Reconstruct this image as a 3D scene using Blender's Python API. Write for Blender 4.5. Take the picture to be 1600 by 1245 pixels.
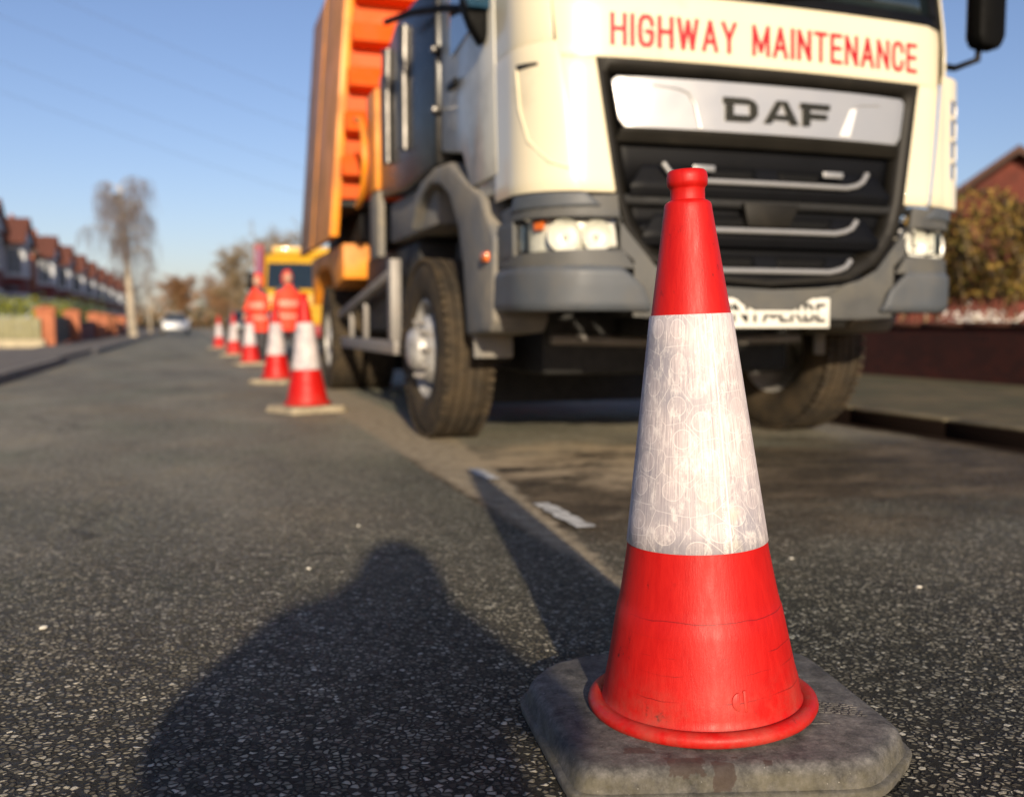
import bpy, bmesh, math, random
from mathutils import Vector, Matrix, noise as mnoise
R = math.radians
random.seed(7)
# ------------------------------------------------------------------ camera, sky, sun, exposure
scn = bpy.context.scene
for o in list(bpy.data.objects): bpy.data.objects.remove(o)
col = scn.collection
YAW, PITCH, CAMH = 17.89, 4.275, 0.68
cam_d = bpy.data.cameras.new('camera'); cam = bpy.data.objects.new('camera', cam_d); col.objects.link(cam)
cam_d.sensor_width = 36; cam_d.lens = 36 * 1545 / 1600; cam_d.clip_start = .02; cam_d.clip_end = 3000
cam.location = (0, 0, CAMH); cam.rotation_euler = (R(90 - PITCH), 0, R(-YAW))
cam_d.dof.use_dof = True; cam_d.dof.focus_distance = 1.57; cam_d.dof.aperture_fstop = 2.5
scn.camera = cam
SUN_EL, SUN_AZ = 17.0, 189.1            # azimuth clockwise from +Y, the sun stands behind the camera
w = bpy.data.worlds.new('World'); scn.world = w; w.use_nodes = True
nt = w.node_tree; bg = nt.nodes['Background']
sky = nt.nodes.new('ShaderNodeTexSky'); sky.sky_type = 'NISHITA'; sky.sun_disc = False
sky.sun_elevation = R(SUN_EL); sky.sun_rotation = R(SUN_AZ); sky.air_density = 1.0; sky.dust_density = .8; sky.ozone_density = 3.0
tint = nt.nodes.new('ShaderNodeMix'); tint.data_type = 'RGBA'; tint.blend_type = 'MULTIPLY'; tint.inputs[0].default_value = 1; tint.inputs[7].default_value = (1.10, .97, 1.06, 1)
nt.links.new(sky.outputs[0], tint.inputs[6]); nt.links.new(tint.outputs[2], bg.inputs[0]); bg.inputs[1].default_value = .095
sd = bpy.data.lights.new('sun', 'SUN'); sd.energy = 5.0; sd.angle = R(.9); sd.color = (1, .84, .62)
so = bpy.data.objects.new('sun', sd); col.objects.link(so)
el, az = R(SUN_EL), R(SUN_AZ)
tosun = Vector((math.sin(az) * math.cos(el), math.cos(az) * math.cos(el), math.sin(el)))
so.rotation_euler = tosun.to_track_quat('Z', 'Y').to_euler(); so.location = (-5, -20, 12)
scn.view_settings.view_transform = 'Standard'; scn.view_settings.look = 'None'
scn.view_settings.exposure = .35; scn.view_settings.gamma = 1
scn.cycles.max_bounces = 8; scn.cycles.transparent_max_bounces = 12
scn.cycles.caustics_reflective = False; scn.cycles.caustics_refractive = False
scn.cycles.use_denoising = True; scn.cycles.sample_clamp_indirect = 6

# ------------------------------------------------------------------ material helpers
def nmat(name):
    m = bpy.data.materials.new(name); m.use_nodes = True
    return m, m.node_tree, m.node_tree.nodes['Principled BSDF']
def N(nt, t, **kw):
    n = nt.nodes.new(t)
    for k, v in kw.items():
        if k in n.inputs: n.inputs[k].default_value = v
        else: setattr(n, k, v)
    return n
def L(nt, a, b): nt.links.new(a, b)
def noise(nt, co, scale, detail=4, rough=.55):
    n = N(nt, 'ShaderNodeTexNoise', Scale=scale, Detail=detail, Roughness=rough); L(nt, co, n.inputs['Vector']); return n.outputs['Fac']
def ramp(nt, fac, stops):
    r = nt.nodes.new('ShaderNodeValToRGB'); e = r.color_ramp.elements
    while len(e) < len(stops): e.new(.5)
    for i, (p, c) in enumerate(stops):
        e[i].position = p; e[i].color = (c, c, c, 1) if isinstance(c, (int, float)) else (*c, 1)
    L(nt, fac, r.inputs[0]); return r.outputs[0]
def mix(nt, fac, a, b, mode='MIX'):
    n = nt.nodes.new('ShaderNodeMix'); n.data_type = 'RGBA'; n.blend_type = mode
    for s, v in ((0, fac), (6, a), (7, b)):
        if isinstance(v, (int, float)): n.inputs[s].default_value = v if s == 0 else (v, v, v, 1)
        elif isinstance(v, tuple): n.inputs[s].default_value = (*v, 1)
        else: L(nt, v, n.inputs[s])
    return n.outputs[2]
def math_(nt, op, a, b=0, c=0):
    n = nt.nodes.new('ShaderNodeMath'); n.operation = op
    for i, v in enumerate((a, b, c)):
        if isinstance(v, (int, float)): n.inputs[i].default_value = v
        else: L(nt, v, n.inputs[i])
    return n.outputs[0]
def mapping(nt, co, sc=(1, 1, 1), rot=(0, 0, 0)):
    m = nt.nodes.new('ShaderNodeMapping'); m.inputs['Scale'].default_value = sc; m.inputs['Rotation'].default_value = rot
    L(nt, co, m.inputs[0]); return m.outputs[0]
def pm(name, c, rough=.5, metal=0, var=.12, vs=6, bump=.0, bs=60, coat=0, dirt=None, dirt_amt=.5, dscale=3, stretch=None, spec=.5):
    m, nt, b = nmat(name)
    tc = N(nt, 'ShaderNodeTexCoord').outputs['Object']
    if stretch: tc = mapping(nt, tc, stretch)
    f = noise(nt, tc, vs)
    lo = tuple(x * (1 - var) for x in c); hi = tuple(min(1, x * (1 + var)) for x in c)
    o = ramp(nt, f, [(.3, lo), (.7, hi)])
    if dirt:
        d = ramp(nt, noise(nt, tc, dscale, 8, .65), [(1 - dirt_amt - .12, 0.), (1 - dirt_amt + .2, 1.)])
        o = mix(nt, d, o, dirt)
        L(nt, ramp(nt, d, [(0, rough), (1, min(1, rough + .35))]), b.inputs['Roughness'])
    else:
        L(nt, ramp(nt, noise(nt, tc, vs * 3), [(.3, rough * .85), (.7, min(1, rough * 1.15))]), b.inputs['Roughness'])
    L(nt, o, b.inputs['Base Color']); b.inputs['Metallic'].default_value = metal
    b.inputs['Coat Weight'].default_value = coat; b.inputs['Coat Roughness'].default_value = .06
    b.inputs['Specular IOR Level'].default_value = spec
    if bump:
        bn = N(nt, 'ShaderNodeBump', Strength=bump, Distance=.002); L(nt, noise(nt, tc, bs, 5), bn.inputs['Height']); L(nt, bn.outputs[0], b.inputs['Normal'])
    return m
def glass_mat(name, tint=(1, 1, 1), gloss=.25):
    m = bpy.data.materials.new(name); m.use_nodes = True; nt = m.node_tree; nt.nodes.clear()
    out = N(nt, 'ShaderNodeOutputMaterial'); mx = N(nt, 'ShaderNodeMixShader'); t = N(nt, 'ShaderNodeBsdfTransparent'); g = N(nt, 'ShaderNodeBsdfGlossy', Roughness=.03)
    t.inputs[0].default_value = (*tint, 1); lw = N(nt, 'ShaderNodeLayerWeight', Blend=gloss)
    L(nt, lw.outputs['Fresnel'], mx.inputs[0]); L(nt, t.outputs[0], mx.inputs[1]); L(nt, g.outputs[0], mx.inputs[2]); L(nt, mx.outputs[0], out.inputs[0])
    return m

M = {}
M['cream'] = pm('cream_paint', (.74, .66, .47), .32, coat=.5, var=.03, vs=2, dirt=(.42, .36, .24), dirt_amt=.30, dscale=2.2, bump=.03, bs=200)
M['cream_shade'] = pm('cream_paint_shade_side', (.62, .60, .52), .38, coat=.3, var=.06, vs=2, dirt=(.30, .28, .24), dirt_amt=.45, dscale=2.5)  # greyer cream: shade of the cab side put into the paint, plus dirt
M['greypl'] = pm('grey_bumper_plastic', (.072, .073, .071), .55, var=.15, vs=4, bump=.15, bs=400, dirt=(.13, .12, .095), dirt_amt=.40, dscale=3)
M['bluepl'] = pm('slate_bumper_plastic', (.070, .079, .090), .5, var=.12, vs=5, bump=.15, bs=400, dirt=(.11, .105, .095), dirt_amt=.38)
M['blackpl'] = pm('black_grille_plastic', (.0028, .003, .004), .5, spec=.15, var=.2, bump=.1, bs=300, dirt=(.008, .0075, .006), dirt_amt=.28, dscale=4)
M['surround'] = pm('grille_surround_plastic', (.013, .0115, .009), .5, spec=.2, var=.2, dirt=(.036, .029, .02), dirt_amt=.3)
M['black'] = pm('black_under_paint', (.008, .008, .008), .7, var=.2)
M['rubber'] = pm('tyre_rubber', (.030, .025, .019), .88, var=.3, vs=14, bump=.5, bs=120, spec=.2, dirt=(.082, .060, .036), dirt_amt=.52, dscale=6)
M['rim'] = pm('wheel_rim_paint', (.50, .49, .47), .4, metal=.3, var=.15, vs=12, dirt=(.16, .13, .10), dirt_amt=.45, dscale=9)
M['steel'] = pm('galvanised_steel', (.25, .235, .22), .55, metal=.3, var=.15, dirt=(.2, .17, .14), dirt_amt=.4)
M['mud'] = pm('dusty_mudguard_plastic', (.15, .15, .148), .75, var=.2, bump=.2, dirt=(.27, .235, .18), dirt_amt=.5, dscale=4)
M['silver'] = pm('silver_grille_panel', (.46, .46, .46), .34, metal=.5, var=.02, vs=2, bump=.02, bs=300)
M['bar'] = pm('silver_bar', (.33, .33, .33), .35, metal=.4, var=.05)
M['darkletter'] = pm('dark_emblem', (.05, .045, .03), .3, metal=.7, var=.05)
M['redletter'] = pm('red_lettering', (.40, .008, .012), .4, var=.04)
M['orange'] = pm('orange_body_paint', (.72, .095, .008), .55, coat=0, spec=.25, var=.10, vs=3, dirt=(.42, .10, .03), dirt_amt=.38, dscale=3)
M['amber'] = pm('amber_body_paint', (.80, .27, .012), .45, var=.12, vs=3, dirt=(.24, .12, .05), dirt_amt=.42, dscale=2.5)
M['body_shade'] = pm('shaded_body_side', (.60, .24, .06), .5, var=.15, vs=3, dirt=(.34, .18, .08), dirt_amt=.45, dscale=2)  # brown of the shaded side put into the orange paint, with dirt patches
M['stack'] = pm('gloss_black_tank', (.005, .005, .005), .30, metal=0, var=.3, spec=.35); M['pipe'] = pm('polished_exhaust', (.10, .095, .09), .36, metal=.9, var=.2)
M['chrome'] = pm('chrome_reflector', (.90, .90, .87), .40, metal=.25, var=.05, vs=40, bump=.9, bs=45)
M['lampback'] = pm('lamp_housing_silver', (.86, .85, .80), .35, metal=.1, var=.12, vs=50, bump=.8, bs=60)
M['indic'] = pm('orange_indicator_lens', (.85, .17, .02), .15, var=.2, vs=60)
M['lens'] = glass_mat('clear_lamp_lens', (.93, .93, .9), .12)
M['glass'] = pm('dark_tinted_glass', (.012, .02, .024), .04, var=.2, coat=1, spec=.9)
M['plate'] = pm('number_plate_white', (.74, .72, .64), .3, var=.04)
M['mblack'] = pm('black_mirror_plastic', (.003, .003, .003), .6, var=.2, spec=.08)
M['ink'] = pm('black_ink', (.012, .012, .012), .4, var=.1)

# ------------------------------------------------------------------ object helpers
def tag(o, label=None, cat=None, group=None, kind=None):
    if label: o['label'] = label
    if cat: o['category'] = cat
    if group: o['group'] = group
    if kind: o['kind'] = kind
    return o
def empty(name, loc=(0, 0, 0), rz=0, label=None, cat=None, group=None):
    o = bpy.data.objects.new(name, None); o.empty_display_size = .2; col.objects.link(o)
    o.location = loc; o.rotation_euler = (0, 0, rz)
    return tag(o, label, cat, group)
class MB:
    def __init__(s): s.v, s.f, s.uv = [], [], None
    def add(s, vs, fs, M4=None):
        b = len(s.v)
        s.v += [(M4 @ Vector(v))[:] if M4 else tuple(v) for v in vs]; s.f += [tuple(i + b for i in f) for f in fs]; return s
    def box(s, c, d, rot=None, taper=1):
        x, y, z = (k / 2 for k in d)
        vs = [(sx * x * (taper if sz > 0 else 1), sy * y * (taper if sz > 0 else 1), sz * z) for sz in (-1, 1) for sy in (-1, 1) for sx in (-1, 1)]
        m = Matrix.Translation(c) @ (rot.to_4x4() if rot else Matrix())
        return s.add(vs, [(0, 2, 3, 1), (4, 5, 7, 6), (0, 1, 5, 4), (2, 6, 7, 3), (0, 4, 6, 2), (1, 3, 7, 5)], m)
    def bb(s, a, b): return s.box([(p + q) / 2 for p, q in zip(a, b)], [abs(q - p) for p, q in zip(a, b)])
    def prism(s, pts, axis, a, b):
        n = len(pts)
        def P(p, t): return (t, p[0], p[1]) if axis == 'x' else ((p[0], t, p[1]) if axis == 'y' else (p[0], p[1], t))
        vs = [P(p, a) for p in pts] + [P(p, b) for p in pts]
        return s.add(vs, [tuple(range(n))[::-1], tuple(range(n, 2 * n))] + [(i, (i + 1) % n, n + (i + 1) % n, n + i) for i in range(n)])
    def lathe(s, prof, n=32, axis='z', c=(0, 0, 0), closed=False, seg=None):
        vs, fs = [], []
        for (r, h) in prof:
            for i in range(n):
                a = 2 * math.pi * i / n; p = (r * math.cos(a), r * math.sin(a), h)
                if axis == 'x': p = (p[2], p[0], p[1])
                if axis == 'y': p = (p[0], p[2], p[1])
                vs.append((p[0] + c[0], p[1] + c[1], p[2] + c[2]))
        m = len(prof)
        for j in range(m if closed else m - 1):
            k = (j + 1) % m
            for i in range(n): fs.append((j * n + i, j * n + (i + 1) % n, k * n + (i + 1) % n, k * n + i))
        return s.add(vs, fs)
    def tube(s, pts, rads, n=8, caps=True):
        if isinstance(rads, (int, float)): rads = [rads] * len(pts)
        pts = [Vector(p) for p in pts]; vs, fs = [], []; up = None
        for i, p in enumerate(pts):
            t = (pts[min(i + 1, len(pts) - 1)] - pts[max(i - 1, 0)]).normalized()
            if up is None or abs(up.dot(t)) > .95: up = t.orthogonal().normalized()
            a = (up - t * up.dot(t)).normalized(); b = t.cross(a); up = a
            for k in range(n):
                q = 2 * math.pi * k / n; vs.append((p + (a * math.cos(q) + b * math.sin(q)) * rads[i])[:])
        for i in range(len(pts) - 1):
            for k in range(n): fs.append((i * n + k, i * n + (k + 1) % n, (i + 1) * n + (k + 1) % n, (i + 1) * n + k))
        if caps: fs += [tuple(range(n))[::-1], tuple(range((len(pts) - 1) * n, len(pts) * n))]
        return s.add(vs, fs)
    def build(s, name, mat, parent=None, bevel=0, seg=2, smooth=True, ang=38, loc=None, fn=None, tags=None):
        me = bpy.data.meshes.new(name); bm = bmesh.new()
        vv = [bm.verts.new(v) for v in s.v]
        for f in s.f:
            try: bm.faces.new([vv[i] for i in f])
            except ValueError: pass
        if bevel:
            bmesh.ops.recalc_face_normals(bm, faces=bm.faces)
            es = [e for e in bm.edges if len(e.link_faces) == 2 and e.calc_face_angle(0) > R(30)]
            bmesh.ops.bevel(bm, geom=es, offset=bevel, segments=seg, affect='EDGES', profile=.5, clamp_overlap=True)
        elif len(bm.faces) < 60000: bmesh.ops.recalc_face_normals(bm, faces=bm.faces)
        if fn:
            for v in bm.verts: v.co = fn(v.co)
        if smooth:
            for f in bm.faces: f.smooth = True
            for e in bm.edges:
                if len(e.link_faces) == 2 and e.calc_face_angle(0) > R(ang): e.smooth = False
        bm.to_mesh(me); bm.free()
        o = bpy.data.objects.new(name, me); col.objects.link(o)
        for m in (mat if isinstance(mat, (list, tuple)) else [mat]): me.materials.append(m)
        if parent: o.parent = parent
        if loc: o.location = loc
        return o
def sheet(name, patches, mat, parent, mapf, thick=.012, n=10, m=8, bevel=.003):
    """bilinear patches in (s, z), bent by mapf(s, z) -> (x, y, z), solidified"""
    bm = bmesh.new()
    for P in patches:
        a, b, c, d = P[:4]
        g = [[None] * (m + 1) for _ in range(n + 1)]
        for i in range(n + 1):
            for j in range(m + 1):
                u, v = i / n, j / m
                q = [(a[k] * (1 - u) + b[k] * u) * (1 - v) + (d[k] * (1 - u) + c[k] * u) * v for k in (0, 1)]
                g[i][j] = bm.verts.new(mapf(*q))
        for i in range(n):
            for j in range(m): bm.faces.new((g[i][j], g[i + 1][j], g[i + 1][j + 1], g[i][j + 1]))
    bmesh.ops.remove_doubles(bm, verts=bm.verts, dist=.0006)
    bmesh.ops.recalc_face_normals(bm, faces=bm.faces)
    bm.normal_update()
    f0 = max(bm.faces, key=lambda f: f.calc_area())
    s = sum(f.normal.y * f.calc_area() for f in bm.faces)
    if s > 0: bmesh.ops.reverse_faces(bm, faces=bm.faces)
    for f in bm.faces: f.smooth = True
    me = bpy.data.meshes.new(name); bm.to_mesh(me); bm.free(); me.materials.append(mat)
    o = bpy.data.objects.new(name, me); col.objects.link(o); o.parent = parent
    md = o.modifiers.new('solid', 'SOLIDIFY'); md.thickness = thick; md.offset = -1; md.use_even_offset = False
    if bevel:
        b = o.modifiers.new('bevel', 'BEVEL'); b.width = bevel; b.segments = 2; b.limit_method = 'ANGLE'; b.angle_limit = R(50)
    return o
def text(name, body, size, mat, parent, mapf, x0, z0, width=None, extr=.004, bold=0, spacing=1, height=None):
    cu = bpy.data.curves.new(name, 'FONT'); cu.body = body; cu.size = size; cu.extrude = extr; cu.offset = bold; cu.space_character = spacing; cu.resolution_u = 6
    t = bpy.data.objects.new(name, cu); col.objects.link(t)
    dg = bpy.context.evaluated_depsgraph_get(); me = bpy.data.meshes.new_from_object(t.evaluated_get(dg)); bpy.data.objects.remove(t)
    xs = [v.co.x for v in me.vertices]; ys = [v.co.y for v in me.vertices]
    sx = width / (max(xs) - min(xs)) if width else 1; sy = height / (max(ys) - min(ys)) if height else 1
    bm = bmesh.new(); bm.from_mesh(me)
    bmesh.ops.triangulate(bm, faces=bm.faces)
    bmesh.ops.subdivide_edges(bm, edges=[e for e in bm.edges if e.calc_length() > size * .5], cuts=1)
    for v in bm.verts:
        p = Vector(mapf((v.co.x - min(xs)) * sx + x0, (v.co.y - min(ys)) * sy + z0)); v.co = p + Vector((0, -v.co.z - extr, 0))
    bm.to_mesh(me); bm.free(); me.materials.clear(); me.materials.append(mat)
    o = bpy.data.objects.new(name, me); col.objects.link(o); o.parent = parent; return o
def copy_tree(o, parent=None):
    c = o.copy(); col.objects.link(c); c.parent = parent
    for ch in list(o.children): copy_tree(ch, c)
    return c

# ------------------------------------------------------------------ ground, road, pavements
def asphalt(name, kind):
    m, nt, b = nmat(name); tc = N(nt, 'ShaderNodeTexCoord').outputs['Object']
    v = N(nt, 'ShaderNodeTexVoronoi', Scale=86.); v.feature = 'F1'; L(nt, tc, v.inputs['Vector'])
    w0 = mapping(nt, tc, (1, 1, 1)); wn = N(nt, 'ShaderNodeTexNoise', Scale=60.); L(nt, w0, wn.inputs['Vector'])
    wv = nt.nodes.new('ShaderNodeVectorMath'); wv.operation = 'MULTIPLY_ADD'; L(nt, wn.outputs['Color'], wv.inputs[0]); wv.inputs[1].default_value = (.009, .009, .009); L(nt, tc, wv.inputs[2])
    L(nt, wv.outputs[0], v.inputs['Vector'])
    ed = N(nt, 'ShaderNodeTexVoronoi', Scale=86.); ed.feature = 'DISTANCE_TO_EDGE'; L(nt, wv.outputs[0], ed.inputs['Vector'])
    sep = N(nt, 'ShaderNodeSeparateColor'); L(nt, v.outputs['Color'], sep.inputs[0])
    stone = ramp(nt, sep.outputs[0], [(0, (.070, .063, .050)), (.4, (.17, .156, .126)), (.75, (.32, .298, .246)), (.93, (.52, .485, .41)), (1, (.75, .71, .62))])
    sunk = math_(nt, 'MULTIPLY', math_(nt, 'POWER', sep.outputs[2], 1.6), .26)
    e = ramp(nt, math_(nt, 'SUBTRACT', ed.outputs['Distance'], sunk), [(.05, 0.), (.13, 1.)])
    c = mix(nt, e, (.010, .0095, .0085), stone)
    big = noise(nt, tc, .9, 6, .6); mid = noise(nt, tc, 5, 5, .6)
    c = mix(nt, .75, c, ramp(nt, big, [(.3, (.55, .60, .58)), (.5, (.95, .92, .84)), (.72, (1.3, 1.18, .92))]), 'MULTIPLY')
    c = mix(nt, .55, c, ramp(nt, mid, [(.32, .72), (.7, 1.15)]), 'MULTIPLY')
    # worn darker and lighter bands running along the road
    bands = noise(nt, mapping(nt, tc, (1.6, .09, 1)), 1.5, 4, .6)
    c = mix(nt, .8, c, ramp(nt, bands, [(.32, (.74, .76, .74)), (.5, (1, 1, 1)), (.68, (1.32, 1.25, 1.10))]), 'MULTIPLY')
    sx = N(nt, 'ShaderNodeSeparateXYZ'); L(nt, tc, sx.inputs[0])
    mn = noise(nt, mapping(nt, tc, (1, 1.6, 1)), 1.7, 7, .65)
    # grazing-view brightness painted into the road past the first cone, in patches
    yy = ramp(nt, math_(nt, 'MULTIPLY', sx.outputs[1], .1), [(.10, 0.), (.55, 1.)])
    dn = noise(nt, mapping(nt, tc, (1, .35, 1)), 1.1, 6, .6)
    far_bright = math_(nt, 'MULTIPLY', yy, ramp(nt, dn, [(.30, .30), (.62, .85)]))
    e2 = ramp(nt, sep.outputs[0], [(0, (.24, .222, .165)), (1, (.47, .435, .33))])
    far_col = mix(nt, .85, e2, ramp(nt, noise(nt, tc, .8, 5), [(.34, (.68, .76, .70)), (.52, (1, 1, 1)), (.7, (1.22, 1.12, .95))]), 'MULTIPLY')
    c = mix(nt, far_bright, c, far_col)
    crk = N(nt, 'ShaderNodeTexVoronoi', Scale=.55); crk.feature = 'DISTANCE_TO_EDGE'
    cw = nt.nodes.new('ShaderNodeVectorMath'); cw.operation = 'MULTIPLY_ADD'; cn = N(nt, 'ShaderNodeTexNoise', Scale=3., Detail=6.); L(nt, tc, cn.inputs['Vector']); L(nt, cn.outputs['Color'], cw.inputs[0]); cw.inputs[1].default_value = (.5, .5, 0); L(nt, tc, cw.inputs[2]); L(nt, cw.outputs[0], crk.inputs['Vector'])
    ck = math_(nt, 'MULTIPLY', ramp(nt, crk.outputs['Distance'], [(.0, .7), (.008, 0.)]), ramp(nt, noise(nt, tc, .5, 2), [(.48, 0.), (.56, 1.)]))
    c = mix(nt, ck, c, (.02, .018, .015))
    if kind == 'bay':
        # brown mud tracked between the lorry wheels and the kerb
        band = math_(nt, 'MULTIPLY', math_(nt, 'SUBTRACT', 1, math_(nt, 'ABSOLUTE', math_(nt, 'MULTIPLY', math_(nt, 'SUBTRACT', sx.outputs[1], 3.9), .55))), 1)
        band = math_(nt, 'MAXIMUM', band, 0)
        mk = ramp(nt, math_(nt, 'ADD', math_(nt, 'MULTIPLY', band, .55), math_(nt, 'MULTIPLY', mn, .75)), [(.48, 0.), (.75, .85)])
        st = noise(nt, mapping(nt, tc, (.9, 1.35, 1), (0, 0, R(-20))), 2.3, 10, .75)
        mudc = ramp(nt, st, [(.36, (.028, .017, .009)), (.5, (.085, .058, .032)), (.62, (.21, .155, .095))])
        mudc = mix(nt, .55, mudc, ramp(nt, ed.outputs['Distance'], [(.03, .35), (.2, 1.25)]), 'MULTIPLY')
        c = mix(nt, mk, c, mudc)
        # worn concrete strip along the joint with the carriageway
        wob = math_(nt, 'MULTIPLY', math_(nt, 'SUBTRACT', noise(nt, tc, 7, 8, .7), .5), .16)
        x_ = math_(nt, 'ADD', sx.outputs[0], wob)
        xr = math_(nt, 'MINIMUM', math_(nt, 'ADD', .80, math_(nt, 'MULTIPLY', sx.outputs[1], .125)), 1.50)
        a1 = ramp(nt, math_(nt, 'SUBTRACT', x_, 1.02), [(.0, 0.), (.05, 1.)]); a2 = ramp(nt, math_(nt, 'SUBTRACT', xr, x_), [(.0, 0.), (.035, 1.)])
        sm = math_(nt, 'MULTIPLY', math_(nt, 'MULTIPLY', a1, a2), ramp(nt, noise(nt, tc, 3.2, 8, .7), [(.28, .55), (.46, 1.)]))
        cc = ramp(nt, noise(nt, tc, 16, 9, .75), [(.32, (.20, .162, .11)), (.52, (.42, .345, .235)), (.7, (.55, .46, .32))])
        c = mix(nt, sm, c, cc)
        px1 = ramp(nt, math_(nt, 'ADD', sx.outputs[0], math_(nt, 'MULTIPLY', wob, 3)), [(1.25 / 4, 0.), (1.45 / 4, 1.), (2.3 / 4, 1.), (2.9 / 4, 0.)]) if False else math_(nt, 'SUBTRACT', 1, math_(nt, 'MINIMUM', 1, math_(nt, 'ABSOLUTE', math_(nt, 'MULTIPLY', math_(nt, 'SUBTRACT', math_(nt, 'ADD', sx.outputs[0], math_(nt, 'MULTIPLY', wob, 3)), 1.95), 1.15))))
        py1 = math_(nt, 'SUBTRACT', 1, math_(nt, 'MINIMUM', 1, math_(nt, 'ABSOLUTE', math_(nt, 'MULTIPLY', math_(nt, 'SUBTRACT', math_(nt, 'ADD', sx.outputs[1], math_(nt, 'MULTIPLY', wob, 5)), 4.55), 1.0))))
        pt_ = math_(nt, 'MULTIPLY', ramp(nt, math_(nt, 'MULTIPLY', px1, py1), [(.08, 0.), (.30, 1.)]), ramp(nt, st, [(.42, 0.), (.54, .9)]))
        c = mix(nt, pt_, c, (.50, .39, .25))
    L(nt, c, b.inputs['Base Color']); b.inputs['Specular IOR Level'].default_value = .22
    L(nt, ramp(nt, sep.outputs[1], [(0, .5), (1, .92)]), b.inputs['Roughness'])
    h = math_(nt, 'MULTIPLY', ramp(nt, math_(nt, 'SUBTRACT', ed.outputs['Distance'], sunk), [(0, 0.), (.2, 1.)]), math_(nt, 'ADD', .6, math_(nt, 'MULTIPLY', sep.outputs[1], .6)))
    h2 = math_(nt, 'ADD', h, math_(nt, 'MULTIPLY', noise(nt, tc, 300, 3), .35))
    bn = N(nt, 'ShaderNodeBump', Strength=1., Distance=.0065); L(nt, h2, bn.inputs['Height']); L(nt, bn.outputs[0], b.inputs['Normal'])
    return m
def flat(name, pts, z, mat, bottom=None):
    m = MB()
    if bottom is None: m.add([(x, y, z) for x, y in pts], [tuple(range(len(pts)))])
    else: m.prism(pts, 'z', bottom, z)
    o = m.build(name, mat, smooth=False); tag(o, kind='structure'); return o
GR = pm('rough_grass_ground', (.07, .075, .03), .95, var=.5, vs=2, bump=.6, bs=20)
flat('ground', [(-600, -60), (600, -60), (600, 1500), (-600, 1500)], -.01, GR)
RX = (-2.1, 4.27)
flat('road', [(-2.1, -30), (1.02, -30), (1.02, 1200), (-2.1, 1200)], .0, asphalt('asphalt_chippings', 'road'))
flat('parking_bay', [(1.02, -30), (4.27, -30), (4.27, 1200), (1.02, 1200)], .0, asphalt('asphalt_muddy', 'bay'))
random.seed(3)
PAINT = pm('worn_white_road_paint', (.55, .54, .50), .8, var=.25, vs=20, bump=.5, dirt=(.12, .11, .10), dirt_amt=.42, dscale=14)
pts = []
for k in range(14): pts.append((1.205 + random.uniform(-.009, .009), 3.02 + k * .036))
for k in range(13, -1, -1): pts.append((1.27 + random.uniform(-.009, .009), 3.02 + k * .036))
pts2 = [(x + .0, 4.1 + (y - 3.02) * .7) for x, y in pts]
for q in (pts, pts2):
    mm = MB().add([(x, y, .008) for x, y in q], [tuple(range(len(q)))]).build('road_marking', PAINT, smooth=False); tag(mm, kind='structure')
PAVE = pm('brown_tarmac_pavement', (.135, .118, .10), .9, var=.3, vs=3, bump=.7, bs=120, dirt=(.20, .17, .13), dirt_amt=.45, dscale=1.2)
MOSS = pm('mossy_pavement', (.115, .085, .035), .95, var=.45, vs=5, bump=.8, bs=90, dirt=(.038, .040, .010), dirt_amt=.52, dscale=1.4)
KERB = pm('kerb_stone', (.19, .17, .14), .85, var=.25, vs=6, bump=.5, bs=80)
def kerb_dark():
    m, nt, b = nmat('kerb_stone_dark_face'); tc = N(nt, 'ShaderNodeTexCoord').outputs['Object']; sx = N(nt, 'ShaderNodeSeparateXYZ'); L(nt, tc, sx.inputs[0])
    k = ramp(nt, math_(nt, 'ADD', sx.outputs[2], math_(nt, 'MULTIPLY', noise(nt, tc, 9, 5), .02)), [(.108, 0.), (.124, 1.)])  # very dark kerb face below, stone colour along the top
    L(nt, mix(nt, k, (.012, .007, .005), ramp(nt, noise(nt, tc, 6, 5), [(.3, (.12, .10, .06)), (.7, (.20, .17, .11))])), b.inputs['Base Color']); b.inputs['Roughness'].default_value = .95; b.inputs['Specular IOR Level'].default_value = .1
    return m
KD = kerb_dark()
def kerb(name, x0, x1, ys, hfun, mat=None):
    m = MB(); y = ys[0]
    while y < ys[1]:
        L_ = .9 if y < 60 else 6; h = hfun(y); h2 = hfun(y + L_)
        m.add([(x0, y + .005, -.02), (x1, y + .005, -.02), (x1, y + L_ - .005, -.02), (x0, y + L_ - .005, -.02), (x0, y + .005, h), (x1, y + .005, h), (x1, y + L_ - .005, h2), (x0, y + L_ - .005, h2)],
              [(0, 3, 2, 1), (4, 5, 6, 7), (0, 1, 5, 4), (1, 2, 6, 5), (2, 3, 7, 6), (3, 0, 4, 7)]); y += L_
    o = m.build(name, mat or KERB, bevel=.012); tag(o, kind='structure'); return o
kerb('kerb_left', -2.24, -2.1, (2, 400), lambda y: .115 if (y < 18.5 or y > 25) else .03)
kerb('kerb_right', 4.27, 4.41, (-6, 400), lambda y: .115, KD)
GUT = pm('dark_gutter_strip', (.022, .013, .008), .95, var=.4, vs=8, bump=.5, spec=.1)  # dark strip with a ragged edge along the right kerb
random.seed(9); _l = [(4.17 + random.uniform(-.03, .03), -2 + k * .2) for k in range(120)]
flat('gutter_strip', _l + [(4.268, _l[-1][1]), (4.268, -2)], .004, GUT)
flat('pavement_left', [(-3.85, 0), (-2.24, 0), (-2.24, 400), (-3.85, 400)], .108, PAVE, -.05)
flat('pavement_right', [(4.41, -6), (7.4, -6), (7.4, 400), (4.41, 400)], .108, MOSS, -.05)
DRIVE = pm('front_garden_paving', (.17, .15, .13), .9, var=.3, vs=1.5)
flat('front_gardens', [(-9.3, 0), (-3.85, 0), (-3.85, 400), (-9.3, 400)], .06, DRIVE, -.05)

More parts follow.
